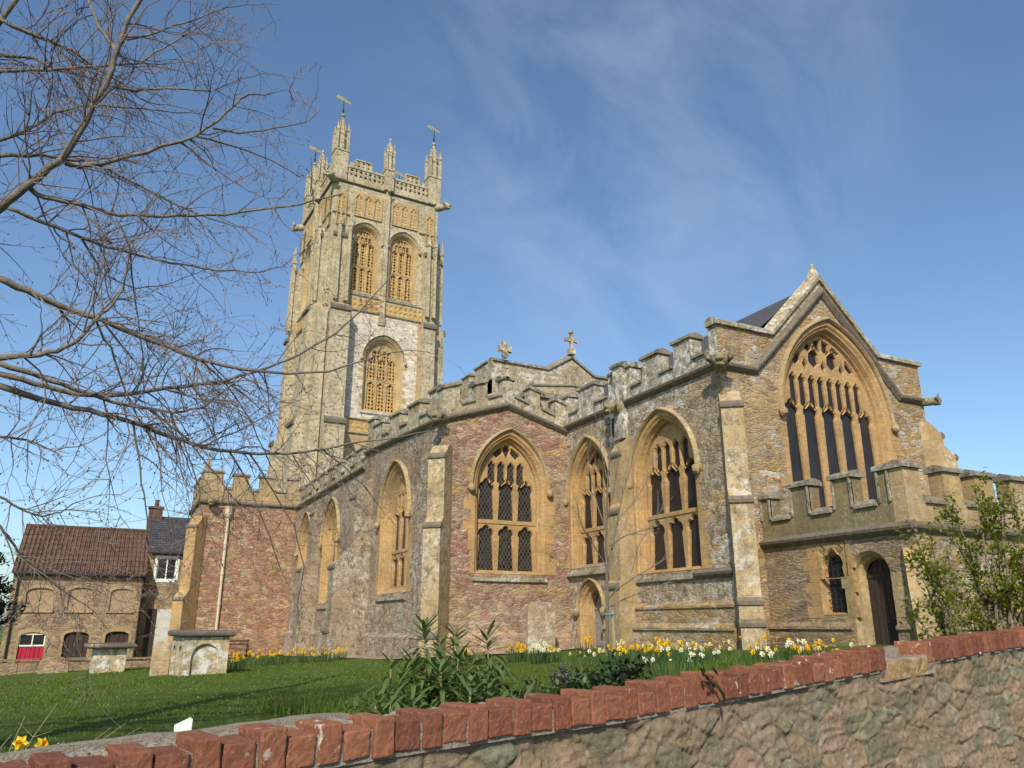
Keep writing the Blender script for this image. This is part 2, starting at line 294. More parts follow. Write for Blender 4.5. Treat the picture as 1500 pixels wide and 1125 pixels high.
class MB:
    def __init__(s): s.v = []; s.f = []; s.mi = []; s.cur = 0
    def add(s, vs, fs):
        o = len(s.v); s.v += [tuple(v) for v in vs]
        for f in fs: s.f.append(tuple(i+o for i in f)); s.mi.append(s.cur)
    def box(s, x0, x1, y0, y1, z0, z1):
        s.add([(x, y, z) for x in (x0, x1) for y in (y0, y1) for z in (z0, z1)], [(0, 1, 3, 2), (4, 6, 7, 5), (0, 4, 5, 1), (2, 3, 7, 6), (0, 2, 6, 4), (1, 5, 7, 3)])
    def fbox(s, F, u0, u1, d0, d1, z0, z1):
        s.add([F.P(u, d, z) for u in (u0, u1) for d in (d0, d1) for z in (z0, z1)], [(0, 1, 3, 2), (4, 6, 7, 5), (0, 4, 5, 1), (2, 3, 7, 6), (0, 2, 6, 4), (1, 5, 7, 3)])
    def fext(s, F, poly, d0, d1):
        n = len(poly); s.add([F.P(u, d0, z) for u, z in poly]+[F.P(u, d1, z) for u, z in poly], [(i, (i+1) % n, (i+1) % n+n, i+n) for i in range(n)])
        pp, t = tess2([poly]); s.add([F.P(u, d0, z) for u, z in pp], t); s.add([F.P(u, d1, z) for u, z in pp], t)
    def fprof(s, F, prof, u0, u1):
        n = len(prof); s.add([F.P(u0, d, z) for d, z in prof]+[F.P(u1, d, z) for d, z in prof], [(i, (i+1) % n, (i+1) % n+n, i+n) for i in range(n)])
        pp, t = tess2([prof]); s.add([F.P(u0, d, z) for d, z in pp], t); s.add([F.P(u1, d, z) for d, z in pp], t)
    def fwall(s, F, outer, holes=(), d=0.):
        pp, t = tess2([outer]+list(holes)); s.add([F.P(u, d, z) for u, z in pp], t)
    def fsweep(s, F, path, prof, caps=True):
        n = len(path); m = len(prof); vs = []
        for i, (u, z) in enumerate(path):
            def nrm(a, b): x, y = b[0]-a[0], b[1]-a[1]; l = math.hypot(x, y) or 1; return (-y/l, x/l)
            a = nrm(path[i-1], path[i]) if i else None; b = nrm(path[i], path[i+1]) if i < n-1 else None
            if a and b:
                x, y = a[0]+b[0], a[1]+b[1]; l = math.hypot(x, y) or 1; x, y = x/l, y/l; k = 1/max(.35, x*a[0]+y*a[1]); nn = (x*k, y*k)
            else: nn = a or b
            for d, w_ in prof: vs.append(F.P(u+nn[0]*w_, d, z+nn[1]*w_))
        fs = [(i*m+j, i*m+(j+1) % m, (i+1)*m+(j+1) % m, (i+1)*m+j) for i in range(n-1) for j in range(m)]
        if caps: fs += [tuple(range(m)), tuple(range((n-1)*m, n*m))]
        s.add(vs, fs)
    def strips(s, F, outlines, closed=True):     # outlines: list of (poly, d)
        n = len(outlines[0][0])
        for (a, da), (b, db) in zip(outlines, outlines[1:]):
            s.add([F.P(u, da, z) for u, z in a]+[F.P(u, db, z) for u, z in b], [(i, (i+1) % n, (i+1) % n+n, i+n) for i in range(n if closed else n-1)])
    def tube(s, pts, rad, n=6, cap=True):
        pts = [Vector(p) for p in pts]; m = len(pts); vs = []; ref = None
        for i, p in enumerate(pts):
            t = (pts[min(i+1, m-1)]-pts[max(i-1, 0)])
            t = t.normalized() if t.length > 1e-9 else Vector((0, 0, 1))
            if ref is None or abs(ref.dot(t)) > .98: ref = Vector((1, 0, 0)) if abs(t.x) < .7 else Vector((0, 1, 0))
            a = (ref-t*ref.dot(t)).normalized(); ref = a; b = t.cross(a); r = rad[i] if hasattr(rad, '__len__') else rad
            for k in range(n): an = 2*math.pi*k/n; vs.append(p+a*(r*math.cos(an))+b*(r*math.sin(an)))
        fs = [(i*n+k, i*n+(k+1) % n, (i+1)*n+(k+1) % n, (i+1)*n+k) for i in range(m-1) for k in range(n)]
        if cap: fs += [tuple(range(n)), tuple(range((m-1)*n, m*n))]
        s.add(vs, fs)
    def lathe(s, c, prof, n=12, rot=0):
        c = Vector(c); m = len(prof); vs = [c+Vector((r*math.cos(rot+2*math.pi*k/n), r*math.sin(rot+2*math.pi*k/n), z)) for r, z in prof for k in range(n)]
        s.add(vs, [(i*n+k, i*n+(k+1) % n, (i+1)*n+(k+1) % n, (i+1)*n+k) for i in range(m-1) for k in range(n)]+[tuple(range(n)), tuple(range((m-1)*n, m*n))])
    def ball(s, c, r, n=10, m=7, sc=(1, 1, 1), noise=0):
        c = Vector(c); pr = []
        vs = []
        for i in range(m+1):
            t = math.pi*i/m
            for k in range(n):
                p = 2*math.pi*k/n; q = 1+noise*(random.random()-.5)
                vs.append(c+Vector((r*sc[0]*q*math.sin(t)*math.cos(p), r*sc[1]*q*math.sin(t)*math.sin(p), r*sc[2]*q*math.cos(t))))
        s.add(vs, [(i*n+k, i*n+(k+1) % n, (i+1)*n+(k+1) % n, (i+1)*n+k) for i in range(m) for k in range(n)])
    def build(s, name, mat, parent=None, smooth=False, bevel=0, recalc=True):
        me = bpy.data.meshes.new(name); me.from_pydata(s.v, [], s.f)
        mats = mat if isinstance(mat, (list, tuple)) else [mat]
        for m in mats: me.materials.append(M[m])
        if len(mats) > 1: me.polygons.foreach_set('material_index', s.mi)
        me.update()
        if recalc:
            b = bmesh.new(); b.from_mesh(me); bmesh.ops.recalc_face_normals(b, faces=b.faces); b.to_mesh(me); b.free()
        if smooth: me.polygons.foreach_set('use_smooth', [True]*len(me.polygons))
        o = bpy.data.objects.new(name, me); COL.objects.link(o); o.parent = parent
        if bevel:
            md = o.modifiers.new('bevel', 'BEVEL'); md.width = bevel; md.segments = 2; md.limit_method = 'ANGLE'; md.angle_limit = R(40)
        return o
def tag(o, label=None, cat=None, group=None, kind=None):
    if label: o['label'] = label
    if cat: o['category'] = cat
    if group: o['group'] = group
    if kind: o['kind'] = kind
    return o
def thing(name, loc, label, cat, group=None, rz=0):
    o = bpy.data.objects.new(name, None); o.empty_display_size = .2; COL.objects.link(o); o.location = loc; o.rotation_euler = (0, 0, rz); return tag(o, label, cat, group)
def dup(o, parent=None):
    c = o.copy(); COL.objects.link(c); c.parent = parent; return c
def dup_tree(o, parent=None):
    c = dup(o, parent)
    for ch in o.children: dup_tree(ch, c)
    return c

# ------------------------------------------------------------------ gothic shapes
def arch(uc, hw, zs, rise, n=12):
    r = (hw*hw+rise*rise)/(2*hw); cx = uc-hw+r; a = math.atan2(rise, uc-cx); o = []
    if rise >= hw:
        for i in range(n+1): t = math.pi+(a-math.pi)*i/n; o.append((cx+r*math.cos(t), zs+r*math.sin(t)))
    else:
        for i in range(n+1): t = 1-i/n; o.append((uc-hw*t, zs+rise*(.88*math.sqrt(max(0, 1-t**2.4))+.12*(1-t))))
    return o+[(2*uc-u, z) for u, z in o[-2::-1]]
def opening(uc, hw, z0, zs, rise, n=12): return [(uc-hw, z0)]+arch(uc, hw, zs, rise, n)+[(uc+hw, z0)]
def light(uc, hw, z0, zs, rise, lobes=1.5, cusp=.13, n=15, point=False):    # a cusped light
    o = [(uc, z0-hw*.9)] if point else []
    o += [(uc+hw, z0)]
    a = arch(uc, hw, zs, rise, n); m = len(a)-1
    pts = []
    for i, (u, z) in enumerate(a):
        t = 1-abs(2*i/m-1); k = cusp*(1-abs(math.sin(lobes*math.pi*t)))**1.6
        cu, cz = uc, zs+rise*.28; pts.append((u+(cu-u)*k*1.7, z+(cz-z)*k*1.7))
    return o+pts[::-1]+[(uc-hw, z0)]
def quatre(uc, zc, hw, hh, n=24):
    return [(uc+hw*math.cos(t)*(.60+.40*abs(math.cos(2*t))), zc+hh*math.sin(t)*(.60+.40*abs(math.cos(2*t)))) for t in [2*math.pi*i/n for i in range(n)]]
def area(p): return .5*sum(p[i][0]*p[(i+1) % len(p)][1]-p[(i+1) % len(p)][0]*p[i][1] for i in range(len(p)))
def clip(poly, cl):
    if area(cl) < 0: cl = cl[::-1]
    out = poly
    for i in range(len(cl)):
        a, b = cl[i], cl[(i+1) % len(cl)]; ex, ey = b[0]-a[0], b[1]-a[1]
        if math.hypot(ex, ey) < 1e-6: continue
        ins = lambda p: ex*(p[1]-a[1])-ey*(p[0]-a[0]); inp = out; out = []
        for j in range(len(inp)):
            p, q = inp[j-1], inp[j]; sp, sq = ins(p), ins(q)
            if (sp >= 0) != (sq >= 0): t = sp/(sp-sq); out.append((p[0]+(q[0]-p[0])*t, p[1]+(q[1]-p[1])*t))
            if sq >= 0: out.append(q)
        if len(out) < 3: return []
    r = []
    for p in out:
        if not r or math.hypot(p[0]-r[-1][0], p[1]-r[-1][1]) > .004: r.append(p)
    if len(r) > 2 and math.hypot(r[0][0]-r[-1][0], r[0][1]-r[-1][1]) < .004: r.pop()
    return r
def grow(p, k):
    if area(p) < 0: p = p[::-1]
    n = len(p); o = []
    for i in range(n):
        a, b, c = p[i-1], p[i], p[(i+1) % n]
        n1 = (b[1]-a[1], a[0]-b[0]); n2 = (c[1]-b[1], b[0]-c[0]); l1 = math.hypot(*n1) or 1; l2 = math.hypot(*n2) or 1
        x, y = n1[0]/l1+n2[0]/l2, n1[1]/l1+n2[1]/l2; l = math.hypot(x, y) or 1; o.append((b[0]+x/l*k, b[1]+y/l*k))
    return o
def plate(mb, F, outer, holes, d0, d1, ch=.03):      # pierced stone with chamfered openings; d1 is the front
    hs = [h if area(h) > 0 else h[::-1] for h in holes]; fr = [grow(h, ch) for h in hs]
    mb.fwall(F, outer, fr, d1)
    for f, h in zip(fr, hs): mb.strips(F, [(f, d1), (h, d1-ch*1.6), (h, d0)])

HOOD = [(-.02, 0), (.07, 0), (.13, .04), (.13, .07), (.04, .11), (-.02, .12)]
STRING = [(-.02, -.10), (.04, -.10), (.15, -.01), (.17, .05), (-.02, .17)]
def tracery_holes(uc, ihw, z0, zs, rise, n, transom, mull, zl):
    inner = opening(uc, ihw-mull*.45, z0, zs, rise-mull*.8, 16); pitch = 2*ihw/n; lw = (pitch-mull)/2; H = []
    hr = lw*1.45; za = zs; zs = zl if zl else zs
    for i in range(n):
        c = uc-ihw+pitch*(i+.5)
        if transom:
            H.append(light(c, lw, z0+.02, transom-mull*.6-hr*.9, hr*.85)); H.append(light(c, lw, transom+mull*.6, zs, hr))
        else: H.append(light(c, lw, z0+.02, zs, hr))
    h1 = pitch*(1.15 if n < 4 else 1.6)
    zb = zs+hr*.62
    for i in range(1, n):                      # paired lights above each mullion
        c = uc-ihw+pitch*i; sw = pitch*.22
        for s in (-1, 1): H.append(light(c+s*pitch*.245, pitch*.195, zb+pitch*.12+(.0), zb+h1*.62, sw*1.5, cusp=.10, n=9, point=True))
        zq = zb+h1+pitch*.42
        H.append(light(c, pitch*.28, zq-pitch*.10, zq+pitch*.22, pitch*.34, cusp=.10, n=9, point=True))
    zrow = zb+h1+pitch*.30
    for row in range(2, n):
        zq = zb+h1+pitch*(1.02+.88*(row-2))
        for i in range(n-row):
            c = uc-ihw+pitch*(row/2+.5+i)+0*pitch
            for s in ((-1, 1) if row % 2 == 0 and n > 3 else (0,)):
                ww = pitch*.195 if s else pitch*.28
                H.append(light(c+s*pitch*.235, ww, zq-pitch*.15, zq+pitch*.42, pitch*.3, cusp=.10, n=9, point=True))
    # gap fillers between row groups
    for i in range(2, n-0):
        c = uc-ihw+pitch*(i-.5); H.append([(c-pitch*.13, zrow-pitch*.12), (c, zrow-pitch*.42), (c+pitch*.13, zrow-pitch*.12), (c, zrow+pitch*.14)] if n > 3 else
            [(c-pitch*.20, zrow+pitch*.18), (c, zrow-pitch*.25), (c+pitch*.20, zrow+pitch*.18), (c, zrow+pitch*.55)])
    out = []
    for h in H:
        c = clip(h, inner)
        if len(c) > 3 and abs(area(c)) > .006*pitch*pitch*12: out.append(c)
    return out
def lattice(mb, F, u0, u1, z0, z1, cell, d, t=.12, holef=.36):
    nx = max(1, round((u1-u0)/cell)); nz = max(1, round((z1-z0)/cell)); cx = (u1-u0)/nx; cz = (z1-z0)/nz
    for i in range(nx):
        for j in range(nz):
            a, b = u0+i*cx, z0+j*cz; mu, mz = a+cx/2, b+cz/2; off = 0
            O = [(a, b), (mu, b), (a+cx, b), (a+cx, mz), (a+cx, b+cz), (mu, b+cz), (a, b+cz), (a, mz)]
            hf = holef*(1 if (i+j) % 2 == 0 else .8)
            I = [(mu+cx*hf*math.cos(t_)*(1 if k % 2 else .72), mz+cz*hf*math.sin(t_)*(1 if k % 2 else .72)) for k, t_ in enumerate([math.pi*(-.75+.25*k) for k in range(8)])]
            mb.strips(F, [(O, d), (I, d-.03), (I, d-t)])

def gothic_window(F, par, name, uc, z0, zs, hw, rise, depth, ihw, lights, transom=None, zl=None, mull=.15, stone='ham', cell_h=.40, mat_glass='glass', hood='hamg', sill=True, surround=True, pierced=False, stops=True):
    k = hw-ihw
    def ol(hh, dz): 
        e = hw-hh; return opening(uc, hh, z0+e*dz, zs, rise-e*1.15)
    mb = MB()
    mb.strips(F, [(ol(hw, .5), .012), (ol(hw-.05, .5), -.05), (ol(hw-.09, .5), -.06), (ol(hw-.09-k*.28, .6), -.06-(depth-.06)*.45), (ol(hw-.11-k*.30, .6), -.06-(depth-.06)*.48), (ol(ihw, .6), -depth)])
    if surround:
        z = z0; j = 0
        while z < zs-.05:
            h = min(random.uniform(.26, .40), zs-z)
            for s in (-1, 1):
                e = random.choice((.16, .24, .36, .42))*(1 if hw > 1 else .7); a, b = uc+s*hw, uc+s*(hw+e)
                mb.fbox(F, min(a, b), max(a, b), -.05, .010+.004*(j % 2), z, z+h-.006)
            z += h; j += 1
        o = arch(uc, hw+.20, zs, rise+.24); i_ = arch(uc, hw, zs, rise)
        mb.add([F.P(u, .012, z) for u, z in o]+[F.P(u, .012, z) for u, z in i_], [(i, i+1, i+1+len(o), i+len(o)) for i in range(len(o)-1)])
    if sill:
        sl = MB(); sl.fprof(F, [(-depth*.5, z0+.03), (.06, z0-.16), (.08, z0-.24), (.02, z0-.28), (-.05, z0-.28)], uc-hw-.06, uc+hw+.06)
    w_ = mb.build(name, stone, par)
    if sill: sl.build('sill', 'cap', w_)
    h = MB(); ho = arch(uc, hw+.10, zs, rise+.13, 16); h.fsweep(F, [(ho[0][0], zs-.06)]+ho+[(ho[-1][0], zs-.06)], HOOD)
    if stops:
        for s in (-1, 1): 
            c = F.P(uc+s*(hw+.17), .11, zs-.14); h.ball(c, .125, 8, 6, (1, 1, 1.1), .25)
    h.build('hood_mould', hood, w_)
    inner = opening(uc, ihw+.015, z0+k*.6-.02, zs, rise-k*1.15+.02, 16); zi = z0+k*.6; ri = rise-k*1.15
    t = MB(); holes = tracery_holes(uc, ihw, zi, zs, ri, lights, transom, mull, zl)
    plate(t, F, inner, holes, -depth-.07, -depth+.05, .032)
    if transom: t.fbox(F, uc-ihw, uc+ihw, -depth-.06, -depth+.08, transom-.045, transom+.045)
    t.build('tracery', stone, w_)
    g = MB(); dd = -depth-.06
    if pierced:
        lattice(g, F, uc-ihw, uc+ihw, zi, zs+ri, pierced, -depth-.06, .14, cell_h); g.build('pierced_stone_panel', 'lat', w_)
        b_ = MB(); b_.fwall(F, inner, (), -depth-.5); b_.build('painted_shade_backing', 'dark', w_)  # near-black sheet, its colour standing for the shade behind the pierced stone
    else:
        g.fwall(F, inner, (), dd); g.build('glazing', mat_glass, w_)
    return w_

def parapet(F, par, name, segs, zb, t, hc, hm, mat='par', cap='cap', over=.07, panel=False):
    """segs: list of (u0, u1, is_merlon, extra); zb(u) = string height"""
    mb = MB()
    for s in segs:
        u0, u1, m = s[:3]; ex = s[3] if len(s) > 3 else 0
        h = (hm+ex if m else hc); zz = lambda u: zb(u)+h
        mb.fext(F, [(u0, zb(u0)), (u1, zb(u1)), (u1, zz(u1)), (u0, zz(u0))], -t, 0)
    o = mb.build(name, mat, par)
    for s in segs:
        c = MB()
        u0, u1, m = s[:3]; ex = s[3] if len(s) > 3 else 0; h = (hm+ex if m else hc); e = .06 if m else 0
        pr = [(over, -.02), (over, .06), (over*.4, .10), (-t*.5, .16), (-t-over*.4, .10), (-t-over, .06), (-t-over, -.02)]
        if not m: pr = [(over, -.05), (over, .02), (-t*.35, .13), (-t*.65, .13), (-t-over, .02), (-t-over, -.05)]
        um = (u0+u1)/2; path = [(u0-e, zb(u0-e)+h), (um, zb(um)+h), (u1+e, zb(u1+e)+h)] if m else [(u0+.05, zb(u0)+h), (u1-.05, zb(u1)+h)]
        c.fsweep(F, path, pr)
        if panel and m:
            for a, b, q, r_ in ((u0, u0+.05, zb(u0)+hc, zb(u0)+h-.03), (u1-.05, u1, zb(u0)+hc, zb(u0)+h-.03)): c.fbox(F, a, b, -.03, .045, q, r_)
        c.build('coping', cap, o)
    return o
def string(F, par, path, mat='dcap', name='string_course', prof=STRING):
    mb = MB(); mb.fsweep(F, path, prof); return mb.build(name, mat, par)
def buttress(F, par, uc, w_, stages, mat='hamg', cap='dcap', slope=1.5, toph=.9, name='buttress', ck=1.):
    """stages from the ground: (z0, z1, projection)"""
    q = [(-.25, stages[0][0]), (stages[0][2], stages[0][0])]; cms = []
    for i, (a, b, p) in enumerate(stages):
        if i: pb, pp = stages[i-1][1], stages[i-1][2]; q.append((p, pb+(pp-p)*slope))
        q.append((p, b))
        cm = MB(); cms.append(cm); cm.fprof(F, [(p-.02, b-.12*ck), (p+.05*ck, b-.10*ck), (p+.06*ck, b-.02), (p-.02, b+.08*ck)], uc-w_/2-.03*ck, uc+w_/2+.03*ck)
    p = stages[-1][2]; q += [(0, stages[-1][1]+p*slope), (-.25, stages[-1][1]+p*slope)]
    mb = MB(); mb.fprof(F, q, uc-w_/2, uc+w_/2); o = mb.build(name, mat, par); [cm.build('weathering', cap, o) for cm in cms]; return o
def gargoyle(par, p, dirv, s=1., mat='gargoyle'):
    d = Vector(dirv).normalized(); side = Vector((0, 0, 1)).cross(d); p = Vector(p); mb = MB(); U = Vector((0, 0, 1))
    mb.tube([p-d*.3*s, p+d*.25*s, p+d*.45*s], [.26*s, .24*s, .2*s], 8)
    h = p+d*.55*s; mb.ball(h, .27*s, 10, 8, (1, 1, .9), .15)
    mb.ball(h+d*.20*s+U*.02*s, .15*s, 8, 6, (1, 1, .7), .1); mb.ball(h+d*.14*s-U*.17*s, .15*s, 8, 6, (1, 1, .5), .1)
    for k in (-1, 1):
        mb.ball(h+d*.17*s+side*(.12*k*s)+U*.13*s, .07*s, 6, 5)
        e = h+side*(.24*k*s)+U*.06*s
        mb.add([e-U*.2*s, e+U*.12*s-d*.1*s, e+side*(.24*k*s)+U*.30*s, e+side*(.18*k*s)-U*.05*s, e-d*.18*s+U*.02*s], [(0, 1, 2), (0, 2, 3), (1, 4, 2), (4, 3, 2), (0, 3, 4), (0, 4, 1)])
    return mb.build('gargoyle', mat, par, True)
# ------------------------------------------------------------------ ground
WX, WY, WD = 1.45, 3.75, (Vector((8.39, 1.725, 0))).normalized()      # boundary wall line
WN = Vector((WD.y, -WD.x, 0))                                          # towards the road
def gz(x, y):
    z = -.75-.025*min(y, 60)+.045*max(-30, min(20, x-1.5))
    s = (x-WX)*WN.x+(y-WY)*WN.y
    return z
def grid(name, x0, x1, y0, y1, nx, ny, f, mat):
    vs = [(x0+(x1-x0)*i/nx, y0+(y1-y0)*j/ny, 0) for j in range(ny+1) for i in range(nx+1)]
    vs = [(x, y, f(x, y)) for x, y, _ in vs]
    me = bpy.data.meshes.new(name); me.from_pydata(vs, [], [(j*(nx+1)+i, j*(nx+1)+i+1, (j+1)*(nx+1)+i+1, (j+1)*(nx+1)+i) for j in range(ny) for i in range(nx)])
    me.materials.append(M[mat]); me.polygons.foreach_set('use_smooth', [True]*len(me.polygons)); o = bpy.data.objects.new(name, me); COL.objects.link(o); return o
# lawn sheet: one sheet reaching the horizon, its near edge on the boundary wall
def lawn():
    vs = []; fs = []; ss = [-.30, -.8, -1.5, -2.5, -4, -6, -9, -13, -18, -25, -34, -45, -60, -100, -300, -1500]; ts = [-900, -300, -100, -60, -40]+[-30+1.5*i for i in range(44)]+[50, 80, 150, 400, 900]
    for t in ts:
        for s_ in ss:
            p = Vector((WX, WY, 0))+WD*t+WN*s_; z = gz(p.x, p.y)+.05*math.sin(p.x*.9)*math.sin(p.y*.6+1)*.6; vs.append((p.x, p.y, z))
    n = len(ss); fs = [(i*n+j, i*n+j+1, (i+1)*n+j+1, (i+1)*n+j) for i in range(len(ts)-1) for j in range(n-1)]
    me = bpy.data.meshes.new('lawn'); me.from_pydata(vs, [], fs); me.materials.append(M['lawn']); me.polygons.foreach_set('use_smooth', [True]*len(fs)); o = bpy.data.objects.new('lawn', me); COL.objects.link(o); return o
tag(lawn(), kind='structure')
mb = MB(); a = Vector((WX, WY, 0))
P4 = [a+WD*-900+WN*.1, a+WD*900+WN*.1, a+WD*900+WN*600, a+WD*-900+WN*600]
mb.add([(p.x, p.y, -1.62) for p in P4], [(0, 1, 2, 3)]); tag(mb.build('road', 'road'), kind='structure')

# ------------------------------------------------------------------ church
church = thing('church', (14, 20, -.8), 'large medieval stone church with tall pinnacled west tower, battlemented parapets and traceried windows', 'church')
church.location = (0, 0, 0)
CA = 15.35; CH0, CH1 = 14.0, 22.3; CC = 18.2
# chancel ---------------------------------------------------------
F = FA(CA); wz0, wzs, whw, wri = 2.6, 5.80, 2.12, 2.86
mb = MB()
mb.fwall(F, [(CH0, -1.3), (CH1, -1.3), (CH1, 8.0), (20.4, 8.0), (CC, 10.2), (16.0, 8.0), (CH0, 8.0)], [opening(18.38, whw, wz0, wzs, wri)])
mb.fwall(F, [(CH0, 6.0), (CH1, 6.0), (CH1, 8.0), (20.4, 8.0), (CC, 10.2), (16.0, 8.0), (CH0, 8.0)], [opening(18.38, whw+.1, 5.5, wzs, wri+.1)], -.34)
o = mb.build('chancel_gable_wall', 'tan', church)
c = MB(); c.fsweep(F, [(CH0-.08, 8.0), (16.0, 8.0), (CC, 10.2), (20.4, 8.0), (CH1+.08, 8.0)], [(.10, -.08), (.12, .02), (.04, .08), (-.15, .18), (-.36, .08), (-.40, .02), (-.38, -.08)])
c.lathe(F.P(CC, -.13, 0), [(.24, 10.12), (.18, 10.32), (.10, 10.52), (.07, 10.68), (.0, 10.7)], 8, .39); c.build('coping', 'par', o)
string(F, church, [(CH0-.15, 6.72), (15.25, 6.72), (CC+.05, 9.68), (21.15, 6.72), (CH1, 6.72)])
# smooth pale band of gable parapet between moulding and coping
mb = MB(); mb.fext(F, [(16.05, 7.75), (16.05, 7.55), (CC, 9.78), (CC, 10.1)], .0, .012); mb.fext(F, [(20.35, 7.75), (20.35, 7.55), (CC+.002, 9.78), (CC+.002, 10.1)], .0, .012); mb.build('gable_parapet_facing', 'par', church)
gothic_window(F, church, 'window', 18.38, wz0, wzs, whw, wri, .36, 1.90, 5, None, zl=5.78, mull=.15, mat_glass='glassd')
F = FB(CH0); ws = [(18.05, 1.43, 1.27, 1.42), (22.05, 1.25, 1.1, 1.80)]
door_u = 22.15
mb = MB(); mb.fwall(F, [(CA, -1.3), (23.46, -1.3), (23.46, 6.8), (CA, 6.8)], [opening(u, h, z, 4.2, 1.76) for u, h, i, z in ws]+[opening(door_u, .70, -1.0, .50, .82)])
mb.build('chancel_side_wall', 'grey', church)
for u, h, i, z in ws: gothic_window(F, church, 'window', u, z, 4.2, h, 1.76, .37, i, 3, 3.05, zl=4.02, mull=.14, mat_glass='glassd', sill=z < 1.6)
string(F, church, [(CA-.05, 6.74), (23.46, 6.74)])
for x0, x1 in ((14.0, 15.98), (20.42, CH1)): mb = MB(); mb.box(x0, x1, 15.36, 15.68, 6.8, 8.0); mb.build('parapet', 'parw', church)
segs = [(15.685, 16.48, 0), (16.48, 17.25, 1), (17.25, 18.0, 0), (18.0, 18.82, 1), (18.82, 19.45, 0), (19.45, 19.72, 1), (19.72, 20.15, 1, -.1), (20.15, 20.7, 1), (20.7, 21.6, 0), (21.6, 22.6, 1), (22.6, 23.3, 0), (23.3, 23.86, 1)]
parapet(F, church, 'parapet', segs, lambda u: 6.8, .42, .45, 1.12, 'parw')
for z in (.48, -.08):
    mb = MB(); mb.fprof(F, [(-.02, -1.3), (.10 if z > 0 else .18, -1.3), (.10 if z > 0 else .18, z-.07), (.14 if z > 0 else .22, z-.06), (.14 if z > 0 else .22, z), (.0, z+.12), (-.02, z+.12)] if z > 0 else [(.09, -1.3), (.20, -1.3), (.20, z-.07), (.25, z-.06), (.25, z), (.10, z+.12), (.09, z+.12)], CA, 21.2)
    mb.build('plinth', 'tan', church)
string(F, church, [(CA-.03, 1.25), (16.85, 1.25)], name='sill_course')
mb = MB(); mb.fprof(F, [(-.2, 1.92), (.13, 1.62), (.15, 1.55), (.0, 1.48), (-.2, 1.48)], 20.75, 23.44); mb.build('sill_course', 'cap', church)
def door(F, par, uc, z0, zs, hw, ri, ihw, depth, mat, stone, hood=True, splay=True):
    def ol(h): return opening(uc, h, z0, zs, ri-(hw-h)*1.1)
    mb = MB(); k = hw-ihw
    mb.strips(F, [(ol(hw), .01), (ol(hw-.03), -.05), (ol(hw-k*.4), -.09), (ol(hw-k*.45), -.16), (ol(hw-k*.8), -.22), (ol(ihw), -depth)])
    z = z0; j = 0
    while z < zs-.05:
        h = min(random.uniform(.25, .4), zs-z)
        for s in (-1, 1):
            e = random.choice((.12, .2, .28)); a, b = uc+s*hw, uc+s*(hw+e); mb.fbox(F, min(a, b), max(a, b), -.05, .010+.004*(j % 2), z, z+h-.006)
        z += h; j += 1
    o = mb.build('doorway', stone, par)
    if hood:
        h = MB(); ho = arch(uc, hw+.05, zs, ri+.07); h.fsweep(F, ho, [(d*.8, w_*.7) for d, w_ in HOOD])
        for s in (-1, 1): h.ball(F.P(uc+s*(hw+.11), .08, zs-.1), .12, 8, 6, (1, 1, 1.2), .2)
        h.build('hood_mould', 'hamg', o)
    p = MB(); n = 5; pw = 2*ihw/n
    for i in range(n):
        u0 = uc-ihw+i*pw; top = lambda u: zs+(ri-(hw-ihw)*1.1)*max(0, 1-abs((u-uc)/ihw)**1.7)
        p.fext(F, [(u0+.008, z0), (u0+pw-.008, z0), (u0+pw-.008, top(u0+pw-.008)+.02), (u0+pw/2, top(u0+pw/2)+.02), (u0+.008, top(u0+.008)+.02)], -depth-.06, -depth+.0)
    for zz in (z0+.35, zs-.05): p.fbox(F, uc-ihw, uc+ihw, -depth-.0, -depth+.02, zz, zz+.09)
    d = p.build('door', mat, o); q = MB(); q.fbox(F, uc-ihw-.02, uc+ihw+.02, -depth-.14, -depth-.07, z0, zs+ri); q.build('shadow_gap', 'dark', o)
    h = MB(); c = F.P(uc-ihw*.55, -depth+.04, z0+1.0); h.tube([c+F.u*(.05*math.cos(t))+Vector((0, 0, .05*math.sin(t))) for t in [2*math.pi*i/10 for i in range(11)]], .009, 5); h.build('handle', 'iron', o)
door(F, church, door_u, -1.0, .50, .70, .82, .44, .42, 'doorg', 'ham')
buttress(F, church, 19.9, .62, [(-1.3, 1.1, .66), (1.1, 3.3, .56), (3.3, 5.1, .40)], 'hamg', toph=.5)
mb = MB(); mb.fbox(F, 19.7, 20.15, -.1, .20, 5.6, 8.0); mb.build('pinnacle', 'parw', church)
mb = MB(); mb.fsweep(F, [(19.64, 8.0), (19.92, 8.02), (20.21, 8.0)], [(.28, -.03), (.3, .05), (.1, .14), (-.1, .14), (-.2, .05), (-.2, -.03)]); mb.build('pinnacle_cap', 'cap', church)
gargoyle(church, F.P(19.92, .1, 6.6), (-1, -.1, -.05), .75)
mb = MB(); c = F.P(20.5, .10, 0); mb.tube([c+Vector((0, 0, 5.6)), c+Vector((0, 0, 6.3))], .07, 8); mb.fbox(F, 20.37, 20.63, .0, .24, 6.2, 6.5); mb.build('rainwater_head', 'lead', church)
G = Fr((CH0+.24, CA-.02, 0), (.80, -.60, 0), (-.60, -.80, 0))
def diag(F, stages, w_, mat='hamg', **k): return buttress(F, church, 0, w_, stages, mat, **k)
diag(G, [(-1.3, .05, .92), (.05, .55, .84), (.55, 3.0, .76), (3.0, 5.55, .45)], .56, 'hamb', toph=.5, slope=1.0)
gargoyle(church, (CH0+.0, CA-.05, 6.75), (-.68, -.73, -.1), .85)
G2 = Fr((CH1, CA, 0), (.707, .707, 0), (.707, -.707, 0))
diag(G2, [(-1.3, 3.0, .8), (3.0, 4.9, .62), (4.9, 5.6, .35)], .5, slope=1.3)
gargoyle(church, (CH1, CA-.1, 6.72), (.8, -.45, .05), .55)
